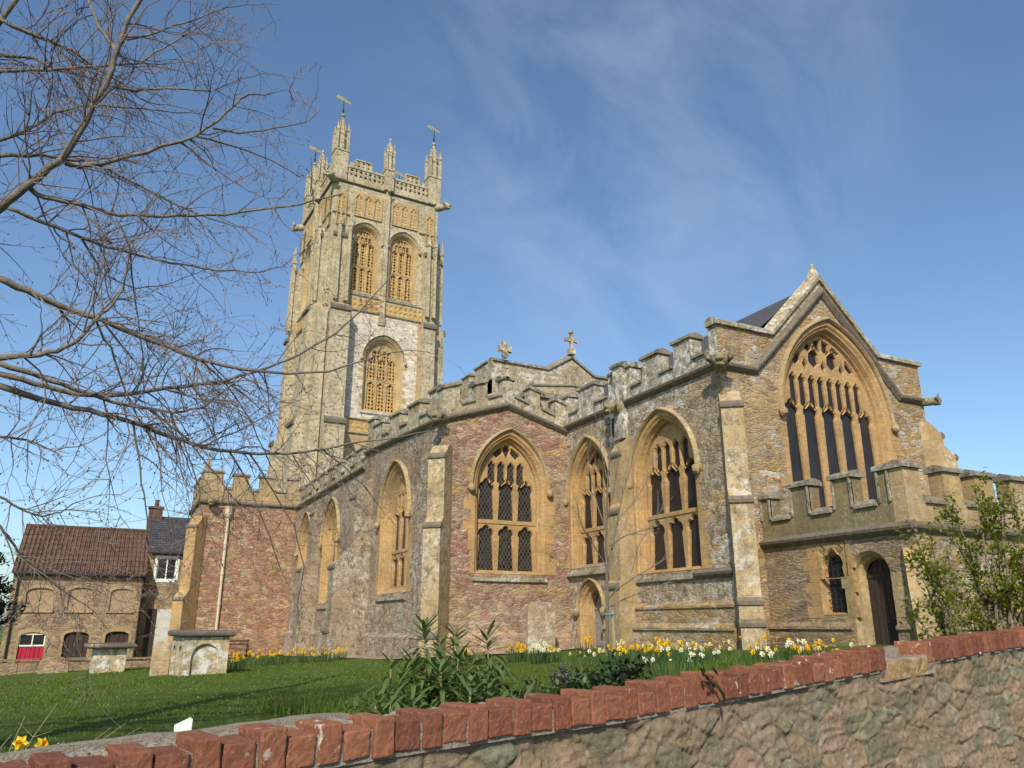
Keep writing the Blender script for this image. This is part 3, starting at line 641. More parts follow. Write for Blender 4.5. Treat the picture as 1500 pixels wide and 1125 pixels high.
mb = MB(); mb.fwall(FE(CH1), [(CA, -1.3), (31, -1.3), (31, 8.0), (CA, 8.0)]); mb.build('chancel_side_wall', 'grey', church)
mb = MB()
for s in (-1, 1):
    xe = 14.43 if s < 0 else 21.87
    mb.add([(xe, 15.9, 6.95), (xe, 31, 6.95), (18.2, 31, 10.02), (18.2, 15.9, 10.02)], [(0, 1, 2, 3)])
mb.build('chancel_roof', 'slatey', church)

# chapel ----------------------------------------------------------
YC = 23.46; XA = 9.2; F = FA(YC)
zch = lambda u: 6.48+(u-9.2)*(7.28-6.48)/2.4 if u < 11.6 else 7.28-(u-11.6)*(7.28-6.58)/2.4
mb = MB(); mb.fwall(F, [(XA, -1.5), (14, -1.5), (14, zch(14)), (11.6, zch(11.6)), (XA, zch(XA))], [opening(11.74, 1.3, 1.58, 4.45, 1.84)]); mb.build('chapel_wall', 'pink', church)
gothic_window(F, church, 'window', 11.74, 1.58, 4.45, 1.3, 1.84, .37, 1.11, 3, 3.28, zl=4.32, mull=.15)
string(F, church, [(XA-.1, zch(XA)), (11.6, zch(11.6)), (14, zch(14))])
zz = lambda u: zch(u)+.06
parapet(F, church, 'parapet', [(9.2, 9.82, 1, .12), (9.82, 10.42, 0), (10.42, 10.8, 1), (10.8, 11.42, 0), (11.42, 11.6, 1), (11.6, 11.84, 1), (11.84, 12.5, 0), (12.5, 12.92, 1), (12.92, 13.55, 0), (13.55, 13.98, 1)], zz, .38, .42, .98, 'par')
mb = MB(); mb.fprof(F, [(-.02, -1.5), (.14, -1.5), (.14, -.38), (.0, -.25), (-.02, -.25)], XA, 13.9); mb.build('plinth', 'pink', church)
G = Fr((XA, YC, 0), (.707, -.707, 0), (-.707, -.707, 0))
diag(G, [(-1.5, -.3, .66), (-.3, 3.0, .58), (3.0, 5.25, .36)], .58, 'hamb', slope=1.1)
gargoyle(church, (XA-.05, YC-.05, 6.55), (-.7, -.7, -.1), .75)
# aisle -----------------------------------------------------------
F = FB(XA); zb1 = lambda u: 6.52+(u-YC)*(7.02-6.52)/8.6
aw = [(28.05, 1.62, 1.18, 1.08, 3.85, 1.92), (37.6, 1.5, 1.15, .95, 3.85, 1.85), (43.1, 1.5, 1.15, .75, 3.85, 1.85)]
mb = MB(); mb.fwall(F, [(YC, -1.8), (46, -1.8), (46, 6.42), (32.2, 6.42), (32.2, zb1(32.2)), (YC, zb1(YC))], [opening(u, h, a, b, r) for u, h, i, a, b, r in aw]); mb.build('aisle_wall', 'greypink', church)
for u, h, i, a, b, r in aw: gothic_window(F, church, 'window', u, a, b, h, r, .40, i, 3, 2.6, zl=3.75, mull=.15)
string(F, church, [(YC-.05, zb1(YC)), (32.2, zb1(32.2))]); string(F, church, [(32.2, 6.42), (46, 6.42)])
parapet(F, church, 'parapet', [(YC+.39, 24.7, 1, .12), (24.7, 25.7, 0), (25.7, 26.95, 1), (26.95, 27.95, 0), (27.95, 29.15, 1), (29.15, 30.1, 0), (30.1, 31.3, 1), (31.3, 32.2, 1, .35)], lambda u: zb1(u)+.06, .38, .45, 1.0, 'par')
segs = []; u = 32.21; m = 0
while u < 45.5:
    l = .75 if not m else .95; segs.append((u, min(u+l, 46.0), m)); u += l; m = 1-m
parapet(F, church, 'parapet', segs, lambda u: 6.48, .38, .40, .95, 'par')
buttress(F, church, 31.35, .85, [(-1.8, -.2, 1.5), (-.2, 2.2, 1.42), (2.2, 5.0, .72)], 'butt', slope=1.1)
buttress(F, church, 40.1, .85, [(-1.8, 2.6, .85), (2.6, 5.4, .42)], 'butt', slope=1.3)
mb = MB(); mb.fprof(F, [(-.02, -1.8), (.18, -1.8), (.18, -.42), (.0, -.28), (-.02, -.28)], YC, 45.9); mb.build('plinth', 'greypink', church)
mb = MB(); mb.add([(9.55, 23.8, 6.75), (14.2, 23.8, 7.1), (14.2, 46, 8.3), (9.55, 46, 6.6)], [(0, 1, 2, 3)]); mb.build('aisle_roof', 'lead', church)
mb = MB(); mb.box(12.75, 14.02, 24.0, 24.9, 6.6, 7.95); o = mb.build('stair_turret', 'grey', church)
mb = MB(); mb.box(12.62, 14.1, 23.9, 25.0, 7.95, 8.14); mb.build('turret_cap', 'cap', o)
# porch -----------------------------------------------------------
YP = 46.0; XP = 3.95; F = FA(YP); zp = 6.46
mb = MB(); mb.fwall(F, [(XP, -2.2), (XA, -2.2), (XA, zp), (XP, zp)]); mb.build('porch_wall', 'pinkwall', church)
string(F, church, [(XP-.1, zp), (XA, zp)])
parapet(F, church, 'parapet', [(XP, 5.0, 1, .1), (5.0, 5.55, 0), (5.55, 6.4, 1), (6.4, 7.0, 0), (7.0, 7.85, 1), (7.85, 8.6, 0), (8.6, XA-.01, 1)], lambda u: zp+.06, .38, .78, 1.55, 'hamg')
F = FB(XP)
mb = MB(); mb.fwall(F, [(YP, -2.2), (51.5, -2.2), (51.5, zp), (YP, zp)], [opening(48.8, 1.3, -1.7, 1.0, 1.5)]); mb.build('porch_wall', 'hamg', church)
door(F, church, 48.8, -1.7, 1.0, 1.3, 1.5, .95, .5, 'doord', 'ham')
string(F, church, [(YP-.05, zp), (51.5, zp)])
parapet(F, church, 'parapet', [(YP+.39, 47.0, 1, .1), (47.0, 47.7, 0), (47.7, 48.6, 1), (48.6, 49.2, 0), (49.2, 50.1, 1), (50.1, 50.7, 0), (50.7, 51.5, 1)], lambda u: zp+.06, .38, .78, 1.55, 'hamg')
mb = MB(); mb.fwall(FW(51.5), [(XP, -2.2), (XA, -2.2), (XA, 8), (XP, 8)]); mb.fwall(FE(XA+.3), [(YP, -2), (56, -2), (56, 6.5), (YP, 6.5)]); mb.build('porch_wall', 'greypink', church)
mb = MB(); mb.add([(XP+.35, YP+.35, 6.75), (XA, YP+.35, 6.75), (XA, 51.3, 6.75), (XP+.35, 51.3, 6.75)], [(0, 1, 2, 3)]); mb.build('porch_roof', 'lead', church)
G = Fr((XP, YP, 0), (.707, -.707, 0), (-.707, -.707, 0)); diag(G, [(-2.2, 1.3, .85), (1.3, 5.1, .48)], .66, 'ham', slope=1.2)
gargoyle(church, (XP+.6, YP-.05, 6.5), (-.2, -1, -.1), .8)
mb = MB(); mb.lathe((XP+.2, YP+.2, 0), [(.20, 8.05), (.18, 8.45), (.22, 8.5), (.12, 8.75), (.06, 9.1), (.09, 9.2), (.0, 9.3)], 4, .785); mb.build('pinnacle', 'par', church)
mb = MB(); c = Vector((5.45, YP-.12, 0)); mb.tube([c+Vector((0, 0, -1.75)), c+Vector((0, 0, 5.75))], .075, 10)
for z in (-.6, 1.0, 2.6, 4.2): mb.tube([c+Vector((0, 0, z)), c+Vector((0, 0, z+.12))], .10, 10)
mb.lathe(c, [(.08, 5.6), (.19, 5.85), (.2, 6.25), (.22, 6.3), (.0, 6.3)], 8); mb.build('downpipe', 'cream', church)
# nave ------------------------------------------------------------
F = FA(30.0); NX0, NX1 = 14.1, 22.4
pth = [(NX0, 11.42), (16.95, 11.38), (18.22, 12.16), (19.5, 11.38), (NX1, 11.38)]
mb = MB(); mb.fext(F, [(NX0, 6)]+[p for p in pth]+[(NX1, 6)], -.5, 0); o = mb.build('nave_gable_wall', 'par', church)
c = MB(); c.fsweep(F, pth, [(.1, -.06), (.1, .04), (-.25, .16), (-.6, .04), (-.6, -.06)]); c.build('coping', 'cap', o)
string(F, church, [(15.9, 10.45), (18.3, 10.75), (20.6, 10.45)], 'cap', 'string_course', [(-.01, -.04), (.06, -.04), (.08, .02), (-.01, .1)])
F = FB(NX0); mb = MB(); mb.fwall(F, [(30, 6), (56, 6), (56, 10.5), (30, 10.5)]); mb.fwall(FE(NX1), [(30, 0), (56, 0), (56, 11), (30, 11)]); mb.build('nave_clerestory', 'grey', church)
segs = [(30.51, 31.9, 1, .05)]; u = 31.9; m = 0
while u < 55: segs.append((u, u+(.8 if m else .7), m)); u += .8 if m else .7; m = 1-m
parapet(F, church, 'parapet', segs, lambda u: 10.5, .4, .35, .9, 'par')
mb = MB()
for s in (-1, 1): mb.add([(18.2+s*3.9, 30.5, 10.3), (18.2+s*3.9, 56.5, 10.3), (18.2, 56.5, 11.2), (18.2, 30.5, 11.2)], [(0, 1, 2, 3)])
mb.build('nave_roof', 'lead', church)
def cross(p, h, fl=False):
    F = FA(p[1]); mb = MB(); x, z = p[0], p[2]
    if not fl:
        mb.fprof(F, [(.16, z), (.13, z+.28), (-.13, z+.28), (-.16, z)], x-.16, x+.16)
        mb.fbox(F, x-.065, x+.065, -.065, .08, z+.25, z+h); mb.fbox(F, x-.30, x+.30, -.06, .06, z+h*.64, z+h*.64+.13)
        for a, b in ((-.31, .64), (.31, .64)): mb.fbox(F, x+a-.035, x+a+.035, -.07, .07, z+h*b-.03, z+h*b+.16)
        mb.ball((x, p[1], z+h+.10), .12, 10, 7)
    else:
        for k in range(4): t = k*math.pi/2; mb.fext(F, [(x+.08*math.cos(t+1.57), z+.42+.08*math.sin(t+1.57)), (x+.36*math.cos(t+.42), z+.42+.36*math.sin(t+.42)), (x+.36*math.cos(t-.42), z+.42+.36*math.sin(t-.42)), (x+.08*math.cos(t-1.57), z+.42+.08*math.sin(t-1.57))], -.09, .09+.002*k)
        mb.fbox(F, x-.09, x+.09, -.1, .1, z, z+.3)
    return mb.build('gable_cross', 'par', church)
cross((18.22, 29.95, 12.25), 1.05); cross((14.62, 29.8, 11.5), .8, True)
# vestry ----------------------------------------------------------
XV = 15.0; YV = 11.05; F = FB(XV); zv = 1.96
mb = MB(); mb.fwall(F, [(YV, -1.2), (CA, -1.2), (CA, 2.1), (YV, 2.1)], [opening(13.22, .42, .22, 1.25, .42), opening(12.22, .52, -1.0, 1.05, .52)]); mb.build('vestry_wall', 'thin', church)
string(F, church, [(YV-.12, zv), (CA, zv)])
sv = [(YV+.36, 11.73, 1), (11.73, 12.42, 0), (12.42, 12.98, 1), (12.98, 13.68, 0), (13.68, 14.28, 1), (14.28, 14.98, 0), (14.98, 15.33, 1, -.15)]
parapet(F, church, 'parapet', sv, lambda u: 2.02, .35, .55, 1.27, 'parv', panel=True)
door(F, church, 12.22, -1.0, 1.05, .52, .52, .37, .34, 'doord', 'hamg', False)
# small barred light with cusped head in a square frame
mb = MB(); uc = 13.22
def ol(h): return opening(uc, h, .22+(.42-h)*.5, 1.25, .42-(.42-h)*1.1)
mb.strips(F, [(ol(.42), .008), (ol(.38), -.04), (ol(.31), -.20)])
z = .15; j = 0
while z < 1.8:
    for s in (-1, 1): e = (.12 if s < 0 else .30) if j % 2 else (.20 if s < 0 else .46); a, b = uc+s*.42, uc+s*(.42+e); mb.fbox(F, min(a, b), max(a, b), -.05, .008+.003*(j % 2), z, z+.265)
    z += .27; j += 1
o = mb.build('window', 'ham', church)
t = MB()
plate(t, F, [(uc-.40, 1.02), (uc+.40, 1.02), (uc+.40, 1.80), (uc-.40, 1.80)], [light(uc, .31, 1.03, 1.24, .46, cusp=.10, n=11), quatre(uc-.25, 1.66, .10, .10), quatre(uc+.25, 1.66, .10, .10)], -.08, .018, .02); t.build('tracery', 'ham', o)
g = MB(); g.fwall(F, opening(uc, .40, .2, 1.25, .45), (), -.19); g.build('glazing', 'glassd', o)
b = MB()
for k in range(3): u = uc-.14+.14*k; b.tube([F.P(u, -.13, .25), F.P(u, -.13, 1.55)], .011, 5)
for k in range(7): z = .38+.17*k; b.tube([F.P(uc-.33, -.13, z), F.P(uc+.33, -.13, z)], .011, 5)
b.build('window_bars', 'iron', o)
for u0, u1 in ((12.80, CA), (YV, 11.66)):
    mb = MB(); mb.fprof(F, [(-.02, -1.2), (.08, -1.2), (.08, -.12), (.13, -.10), (.13, -.04), (.0, .07), (-.02, .07)], u0, u1); mb.build('plinth', 'thin', church)
F = FA(YV)
mb = MB(); mb.fwall(F, [(XV, -1.2), (22.5, -1.2), (22.5, 2.1), (XV, 2.1)]); mb.build('vestry_wall', 'tan', church)
string(F, church, [(XV-.12, zv), (22.5, zv)])
sv = [(XV, 15.52, 1), (15.52, 16.3, 0), (16.3, 16.9, 1), (16.9, 17.45, 0), (17.45, 18.1, 1), (18.1, 18.75, 0), (18.75, 19.4, 1), (19.4, 20.0, 0), (20.0, 20.7, 1), (20.7, 21.3, 0), (21.3, 22.5, 1)]
parapet(F, church, 'parapet', sv, lambda u: 2.02, .35, .55, 1.27, 'hamg')
mb = MB(); mb.fprof(F, [(-.02, -1.2), (.08, -1.2), (.08, -.12), (.13, -.10), (.13, -.04), (.0, .07), (-.02, .07)], XV, 22.5); mb.build('plinth', 'tan', church)
mb = MB(); mb.fwall(FE(22.5), [(YV, -1.2), (CA, -1.2), (CA, 2.1), (YV, 2.1)]); mb.add([(15.3, 11.3, 2.35), (22.5, 11.3, 2.35), (22.5, CA, 2.45), (15.3, CA, 2.45)], [(0, 1, 2, 3)]); mb.build('vestry_roof', 'lead', church)
G = Fr((XV+.03, YV, 0), (.707, -.707, 0), (-.707, -.707, 0))
mb = MB(); pr = [(-.3, -1.2)]+[(.62*(1-t)**1.6, -1.2+t*2.75) for t in [i/10 for i in range(11)]]+[(-.3, 1.55)]; mb.fprof(G, pr, -.24, .24); mb.build('buttress', 'hamg', church)
# ------------------------------------------------------------------ tower (own axes: u across the east face, v into depth)
W = 9.2
TA = Fr((0, 0, 0), (1, 0, 0), (0, -1, 0)); TB = Fr((0, 0, 0), (0, 1, 0), (-1, 0, 0)); TC = Fr((W, 0, 0), (0, 1, 0), (1, 0, 0)); TD = Fr((0, W, 0), (1, 0, 0), (0, 1, 0))
bel = [(2.92, 1.22), (6.22, 1.22)]; BZ0, BZS, BRI = 25.25, 29.85, 1.32
mb = MB(); full = [(0, -2), (W, -2), (W, 34.6), (0, 34.6)]
mb.fwall(TA, full, [opening(u, h, BZ0, BZS, BRI) for u, h in bel]+[opening(4.98, 1.62, 15.6, 19.9, 1.85)])
mb.fwall(TB, full, [opening(u, h, BZ0, BZS, BRI) for u, h in bel]); mb.fwall(TC, full); mb.fwall(TD, full)
mb.add([(0, 0, 35), (W, 0, 35), (W, W, 35), (0, W, 35)], [(0, 1, 2, 3)])
tower = mb.build('tower', 'tow', church); tower.location = (12.04, 56, 0); tower.rotation_euler = (0, 0, R(3))
mb = MB(); mb.fwall(TA, [(1.7, 14.9), (7.75, 14.9), (7.75, 23.6), (1.7, 23.6)], [opening(4.98, 1.62, 15.6, 19.9, 1.85)], .012); mb.build('limewashed_panel', 'white', tower)
mb = MB(); mb.fwall(TA, [(7.75, 14.9), (8.15, 14.9), (8.15, 23.6), (7.75, 23.6)], (), .02); mb.fwall(TA, [(1.7, 6), (8.2, 6), (8.2, 14.9), (1.7, 14.9)], (), .013); mb.build('golden_dressing', 'tow2', tower)
for F in (TA, TB):
    for u, h in bel: gothic_window(F, tower, 'belfry_window', u, BZ0, BZS, h, BRI, .42, .96, 3, 27.55, zl=29.35, mull=.17, stone='tow2', hood='tow', surround=False, pierced=.26, cell_h=.43)
gothic_window(TA, tower, 'window', 4.98, 15.6, 19.9, 1.62, 1.85, .5, 1.22, 3, 18.2, zl=19.6, mull=.18, stone='tow2', hood='tow', pierced=.28, cell_h=.43)
for F in (TA, TB):
    for u0, u1, n in ((1.75, 4.15, 3), (4.98, 7.35, 3), (.30, 1.15, 1), (8.05, 8.9, 1)):
        z0, z1 = (31.75, 33.95) if n == 3 else (30.6, 33.6); p = MB(); pw = (u1-u0)/n
        plate(p, F, [(u0, z0), (u1, z0), (u1, z1), (u0, z1)], [light(u0+pw*(i+.5), pw*.36, z0+.08, z1-.75, .55, cusp=.2, n=9) for i in range(n)], .012, .10, .03)
        o = p.build('blind_tracery', 'tow2', tower)
        for i in range(n): l = MB(); lattice(l, F, u0+pw*i+.08, u0+pw*(i+1)-.08, z0, z1, .28, .04, .035, .43); l.build('pierced_stone_panel', 'lat', o)
    b = MB(); b.fbox(F, .0, W, .0, .05, 23.55, 23.75); b.fbox(F, 0, W, 0, .05, 24.6, 24.75); o = b.build('quatrefoil_band', 'tow', tower)
    for q0, q1 in ((1.7, 4.4), (4.75, 8.1)): l = MB(); lattice(l, F, q0, q1, 23.75, 24.6, .43, .07, .06, .40); l.build('pierced_stone_panel', 'lat', o)
    b = MB(); b.fbox(F, 4.4, 4.76, 0, .28, 23.3, 34.6); b.fprof(F, [(0, 22.6), (.12, 22.7), (.30, 23.3), (0, 23.3)], 4.3, 4.85); b.build('pilaster', 'tow', tower)
    for z in (34.6, 24.85, 23.6, 14.85, 13.75): string(F, tower, [(-.2 if z > 30 else .0, z), (W+.2 if z > 30 else W, z)], 'dcap' if z > 30 else 'tow')
    string(F, tower, [(0, 31.65), (1.6, 31.65)], 'tow'); string(F, tower, [(7.5, 31.65), (W, 31.65)], 'tow')
for F in (TC, TD): 
    for z in (34.6, 24.85, 23.6): string(F, tower, [(-.2 if z > 30 else 0, z), (W+.2 if z > 30 else W, z)], 'tow')
l = MB(); lattice(l, TA, 2.1, 8.0, 13.9, 14.7, .42, .06, .05, .40); o = l.build('quatrefoil_band', 'lat', tower)
# pierced parapet
for F in (TA, TB, TC, TD):
    b = MB(); T = .34; e0 = .0 if F in (TA, TD) else T+.01; e1 = W-e0
    b.fbox(F, e0, e1, -T, 0, 34.72, 35.25); lattice(b, F, e0, e1, 35.25, 36.05, .40, 0, T, .38); b.fbox(F, e0, e1, -T, .05, 36.05, 36.22)
    for a, c in ((1.75, 3.0), (6.15, 7.35)):
        lattice(b, F, a, c, 36.22, 36.85, .40, 0, T, .30); b.fbox(F, a-.06, c+.06, -T-.05, .06, 36.85, 36.98); b.fbox(F, a-.1, a, -T, .02, 36.22, 36.95); b.fbox(F, c, c+.1, -T, .02, 36.22, 36.95)
    for u in (1.2, 8.0-.35): b.fbox(F, u, u+.35, -T, 0, 36.22, 36.55)
    b.build('pierced_parapet', 'tow', tower)
def pinnacle(x, y, r, z0, z1, z2, z3, vane=None):
    mb = MB(); mb.box(x-r, x+r, y-r, y+r, z0, z1)
    mb.box(x-r-.06, x+r+.06, y-r-.06, y+r+.06, z1, z1+.14)
    q = r*.62; mb.lathe((x, y, 0), [(q*1.2, z1+.14), (q*1.12, z2-.15), (q*1.35, z2), (q*.95, z2+.25)], 8, .39)
    for sx in (-1, 1):
        for sy in (-1, 1):
            a, b = x+sx*r*.82, y+sy*r*.82; w_ = r*.20
            mb.lathe((a, b, 0), [(w_*1.4, z1+.1), (w_*1.3, z2+.1), (w_*1.9, z2+.18), (w_*.9, z2+.45), (.02, z2+1.0)], 4, .785)
            mb.tube([(a, b, z1+1.1), (x+sx*q*.7, y+sy*q*.7, z2-.3)], .06, 4)
            for k in range(3): zz_ = z2+.35+.2*k; mb.ball((a, b, zz_), .09, 5, 4)
    n = 7
    mb.lathe((x, y, 0), [(q*1.0, z2+.2), (q*.30, z3-.35), (q*.25, z3-.3), (q*.55, z3-.2), (q*.5, z3-.1), (.03, z3+.05)], 8, .39)
    for k in range(n):
        t = (k+.5)/n; zz_ = z2+.3+(z3-.5-z2-.3)*t; rr = q*(1.0-.72*t)
        for j in range(4): an = math.pi/4+j*math.pi/2; mb.ball((x+(rr+.03)*math.cos(an), y+(rr+.03)*math.sin(an), zz_), .10-.03*t, 5, 4)
    o = mb.build('pinnacle', 'tow', tower)
    if vane:
        v = MB(); v.tube([(x, y, z3-.2), (x, y, z3+1.45)], [.05, .03], 6); v.ball((x, y, z3+.35), .10, 8, 6); o2 = v.build('vane_rod', 'iron', o)
        v = MB(); Fv = Fr((x, y, z3+1.25), (.95, .3, 0), (.3, -.95, 0))
        v.fext(Fv, [(-.75, .16), (-.62, .36), (-.45, .26), (-.3, .40), (-.1, .30), (.12, .38), (.2, .28), (.62, .22), (.72, .1), (.55, .02), (.2, .06), (.05, -.06), (-.12, .04), (-.4, -.0), (-.72, .0)], -.02, .02); v.build('weathervane', 'gold', o)
    return o
for x, y in ((.42, .42), (W-.42, .42), (W-.42, W-.42), (.42, W-.42)): pinnacle(x, y, .56, 34.72, 37.3, 39.1, 41.15, True)
for x, y in ((4.58, .05), (.05, 4.58), (4.58, W-.05), (W-.05, 4.58)): pinnacle(x, y, .38, 34.72, 36.6, 38.2, 39.9)
for x, y, d in ((0, 0, (-.7, -.7, .1)), (W, 0, (.7, -.7, .1)), (0, W, (-.7, .7, .1))): gargoyle(tower, (x+d[0]*.1, y+d[1]*.1, 34.5), d, 1.25, 'tow')
gargoyle(tower, (4.58, -.2, 34.55), (0, -1, 0), .6, 'tow'); gargoyle(tower, (-.2, 4.58, 34.55), (-1, 0, 0), .6, 'tow')
# set-back buttresses with attached pinnacle shafts
def tbut(F, uc, w_, lo):
    buttress(F, tower, uc, w_, [(-2, 14.2, lo+.45), (14.2, 23.2, lo), (23.2, 29.6, .52)], 'tow', 'dcap', slope=.9, ck=2.6)
    mb = MB()
    for k, (a, d) in enumerate(((uc-w_*.28, .72), (uc+w_*.28, .72))):
        c = F.P(a, d, 0); mb.lathe(c, [(.19, 23.9), (.16, 30.2), (.24, 30.3), (.12, 30.7), (.03, 31.9)], 4, .785)
        for j in range(4): mb.ball(c+Vector((0, 0, 30.6+.3*j)), .12-.02*j, 5, 4)
    c = F.P(uc, lo*.9, 0); mb.lathe(c, [(.17, 17.0), (.15, 21.6), (.22, 21.7), (.1, 22.0), (.03, 22.8)], 4, .785)
    for a in (-.28, .28): mb.tube([F.P(uc+w_*a, .74, 26.2), F.P(uc+w_*a, .45, 26.3)], .08, 4); mb.tube([F.P(uc+w_*a, .74, 28.4), F.P(uc+w_*a, .45, 28.5)], .08, 4)
    mb.build('attached_shaft', 'tow', tower)
for F in (TA, TB): tbut(F, .95, 1.5, 1.15); tbut(F, W-.72, 1.0, .75)
for F in (TC, TD): tbut(F, .85, 1.2, 1.0); tbut(F, W-.95, 1.5, 1.15)
mb = MB(); mb.box(.1-.75, .1, .1-.75, .1, -2, 23.0); mb.build('corner_pier', 'tow', tower)
# ------------------------------------------------------------------ houses beyond the churchyard
def gable_roof(mb, x0, x1, y0, y1, ze, zr, t=.12):
    ym = (y0+y1)/2
    mb.fprof(Fr((0, 0, 0), (1, 0, 0), (0, 1, 0)), [(y0-.25, ze-.05), (ym, zr), (y1+.25, ze-.05), (y1+.25, ze-.05-t), (ym, zr-t), (y0-.25, ze-.05-t)], x0, x1)
M['wdoor'] = plain('faded_white_door', (.50, .49, .45), .7, .25, 4); HY = 52.0; h1 = thing('stone_cottage', (-1.4, 55, -2.1), 'long low stone cottage with clay tiled roof, blocked upper windows and crimson door', 'house')
h1.location = (0, 0, 0)
F = FA(HY); mb = MB(); X0, X1 = -4.75, 1.85
wins = [(-3.32, .66, .75, 1.75), (-1.32, .60, .75, 1.80), (.80, .60, .75, 1.78)]; drs = [(-3.33, .62, -2.3, -.62), (-1.2, .62, -2.3, -.60), (.85, .60, -2.3, -.58)]
mb.fwall(F, [(X0, -2.6), (X1, -2.6), (X1, 2.9), (X0, 2.9)], [opening(u, h, a, b, .22) for u, h, a, b in wins+drs])
mb.fwall(FB(X0), [(HY, -2.6), (HY+6, -2.6), (HY+6, 2.9), (HY+3, 5.4), (HY, 2.9)]); mb.fwall(FE(X1), [(HY, -2.6), (HY+6, -2.6), (HY+6, 2.9), (HY+3, 5.4), (HY, 2.9)]); mb.fwall(FW(HY+6), [(X0, -2.6), (X1, -2.6), (X1, 2.9), (X0, 2.9)])
mb.build('wall', 'house', h1)
mb = MB(); gable_roof(mb, X0-.1, X1+.06, HY, HY+6, 2.88, 5.62); ro = mb.build('roof', 'clay', h1)
mb = MB()
for i in range(29): x = X0-.1+.2+i*.235; mb.tube([(x, HY-.27, 2.86), (x, HY+2.98, 5.63)], .055, 5)
mb.build('pantile_rolls', 'clay', ro)
mb = MB(); mb.tube([(X0-.1, HY+3, 5.66), (X1+.06, HY+3, 5.66)], .12, 8); mb.build('ridge_tiles', 'clay', ro)
mb = MB(); mb.tube([(X0, HY-.3, 2.72), (X1, HY-.3, 2.72)], .07, 8); mb.build('gutter', 'iron', h1)
for x in (X0+.28, X1-.02): mb = MB(); mb.tube([(x, HY-.1, 2.7), (x, HY-.1, -2.5)], .05, 8); mb.build('downpipe', 'iron', h1)
for i, (u, h, a, b) in enumerate(wins):
    o_ = opening(u, h, a, b, .22)[::-1]; mb = MB(); mb.strips(F, [(grow(o_, .16), .02), (o_, .02), (o_, -.10)]); o = mb.build('blocked_window', 'housedress', h1)
    p = MB(); p.fwall(F, grow(o_, .02), (), -.09); p.build('blocking', 'blank', o); s = MB(); s.fbox(F, u-h-.12, u+h+.12, -.02, .09, a-.10, a); s.build('sill', 'housedress', o)
for i, (u, h, a, b) in enumerate(drs):
    o_ = opening(u, h, a, b, .22)[::-1]; mb = MB(); mb.strips(F, [(grow(o_, .16), .02), (o_, .02), (o_, -.18)]); o = mb.build('doorway', 'housedress', h1)
    if i == 0:
        p = MB()
        for k in range(6): w_ = 2*h/6; p.fbox(F, u-h+k*w_+.01, u-h+(k+1)*w_-.01, -.17, -.10, a, -1.12)
        p.build('door', 'red', o); q = MB()
        for v in (-h, -.02, h-.06): q.fbox(F, u+v, u+v+.06, -.16, -.07, -1.12, -.50)
        q.fbox(F, u-h, u+h, -.16, -.065, -1.14, -1.06); q.fbox(F, u-h, u+h, -.16, -.065, -.54, -.46); q.build('fanlight_frame', 'wpaint', o)
        g = MB(); g.fbox(F, u-h, u+h, -.17, -.14, -1.1, -.42); g.build('pane', 'glassd', o)
    else:
        p = MB()
        for k in range(5): w_ = 2*h/5; p.fbox(F, u-h+k*w_+.012, u-h+(k+1)*w_-.012, -.20, -.15, a, b+.2)
        p.build('door', 'doord', o)
h2 = thing('slate_roofed_cottage', (2.8, 56, -2.1), 'taller stone cottage with dark slate roof, between tiled cottage and church porch', 'house'); h2.location = (0, 0, 0)
HY2 = 53.0; F = FA(HY2); X0, X1 = 1.95, 9.5
mb = MB(); mb.fwall(F, [(X0, -2.6), (X1, -2.6), (X1, 4.3), (X0, 4.3)], [[(2.5, 2.6), (3.6, 2.6), (3.6, 3.9), (2.5, 3.9)]]); mb.fwall(FB(X0), [(HY2, -2.6), (HY2+6, -2.6), (HY2+6, 4.3), (HY2+3, 6.6), (HY2, 4.3)]); mb.fwall(FW(HY2+6), [(X0, -2.6), (X1, -2.6), (X1, 4.3), (X0, 4.3)])
mb.build('wall', 'house', h2)
mb = MB(); gable_roof(mb, X0-.05, X1, HY2, HY2+6, 4.3, 6.75); ro = mb.build('roof', 'slate', h2)
mb = MB(); mb.box(1.75, 2.55, HY2+2.6, HY2+3.4, 5.6, 7.35); mb.box(1.69, 2.61, HY2+2.54, HY2+3.46, 7.2, 7.32); mb.lathe((2.15, HY2+3, 0), [(.14, 7.35), (.12, 7.75), (.15, 7.8), (.0, 7.8)], 8); mb.build('chimney', 'clay', ro)
mb = MB(); mb.tube([(X0, HY2-.28, 4.16), (X1, HY2-.28, 4.16)], .07, 8); mb.build('gutter', 'iron', h2)
mb = MB()
for a, b, c, d in ((2.38, 3.72, 3.9, 4.04), (2.38, 3.72, 2.46, 2.6), (2.36, 2.5, 2.5, 4.0), (3.6, 3.74, 2.5, 4.0)): mb.fbox(F, a, b, -.1, .04+.003*(c > 3), c, d)
o = mb.build('window', 'wpaint', h2)
mb = MB()
for a in (2.5, 3.02, 3.53): mb.fbox(F, a, a+.07, -.14, -.06, 2.6, 3.9)
mb.fbox(F, 2.5, 3.6, -.14, -.062, 2.6, 2.67); mb.fbox(F, 2.5, 3.6, -.14, -.062, 3.83, 3.9); mb.build('frame', 'wpaint', o)
mb = MB(); mb.fwall(F, [(2.5, 2.6), (3.6, 2.6), (3.6, 3.9), (2.5, 3.9)], (), -.12); mb.build('pane', 'glassd', o)
mb = MB(); mb.fext(F, [(2.62, 2.62), (3.1, 2.62), (2.75, 3.5), (2.62, 3.85)], -.2, -.13); mb.build('curtain', 'wpaint', o)
mb = MB(); mb.fbox(F, 2.85, 4.1, .01, .10, -2.4, .88); mb.fbox(F, 2.9, 4.05, .10, .12, -2.3, .8); mb.build('door', 'wdoor', h2)
mb = MB(); mb.fbox(F, 2.30, 2.82, .01, .06, -2.4, .90); mb.build('gate', 'doord', h2)
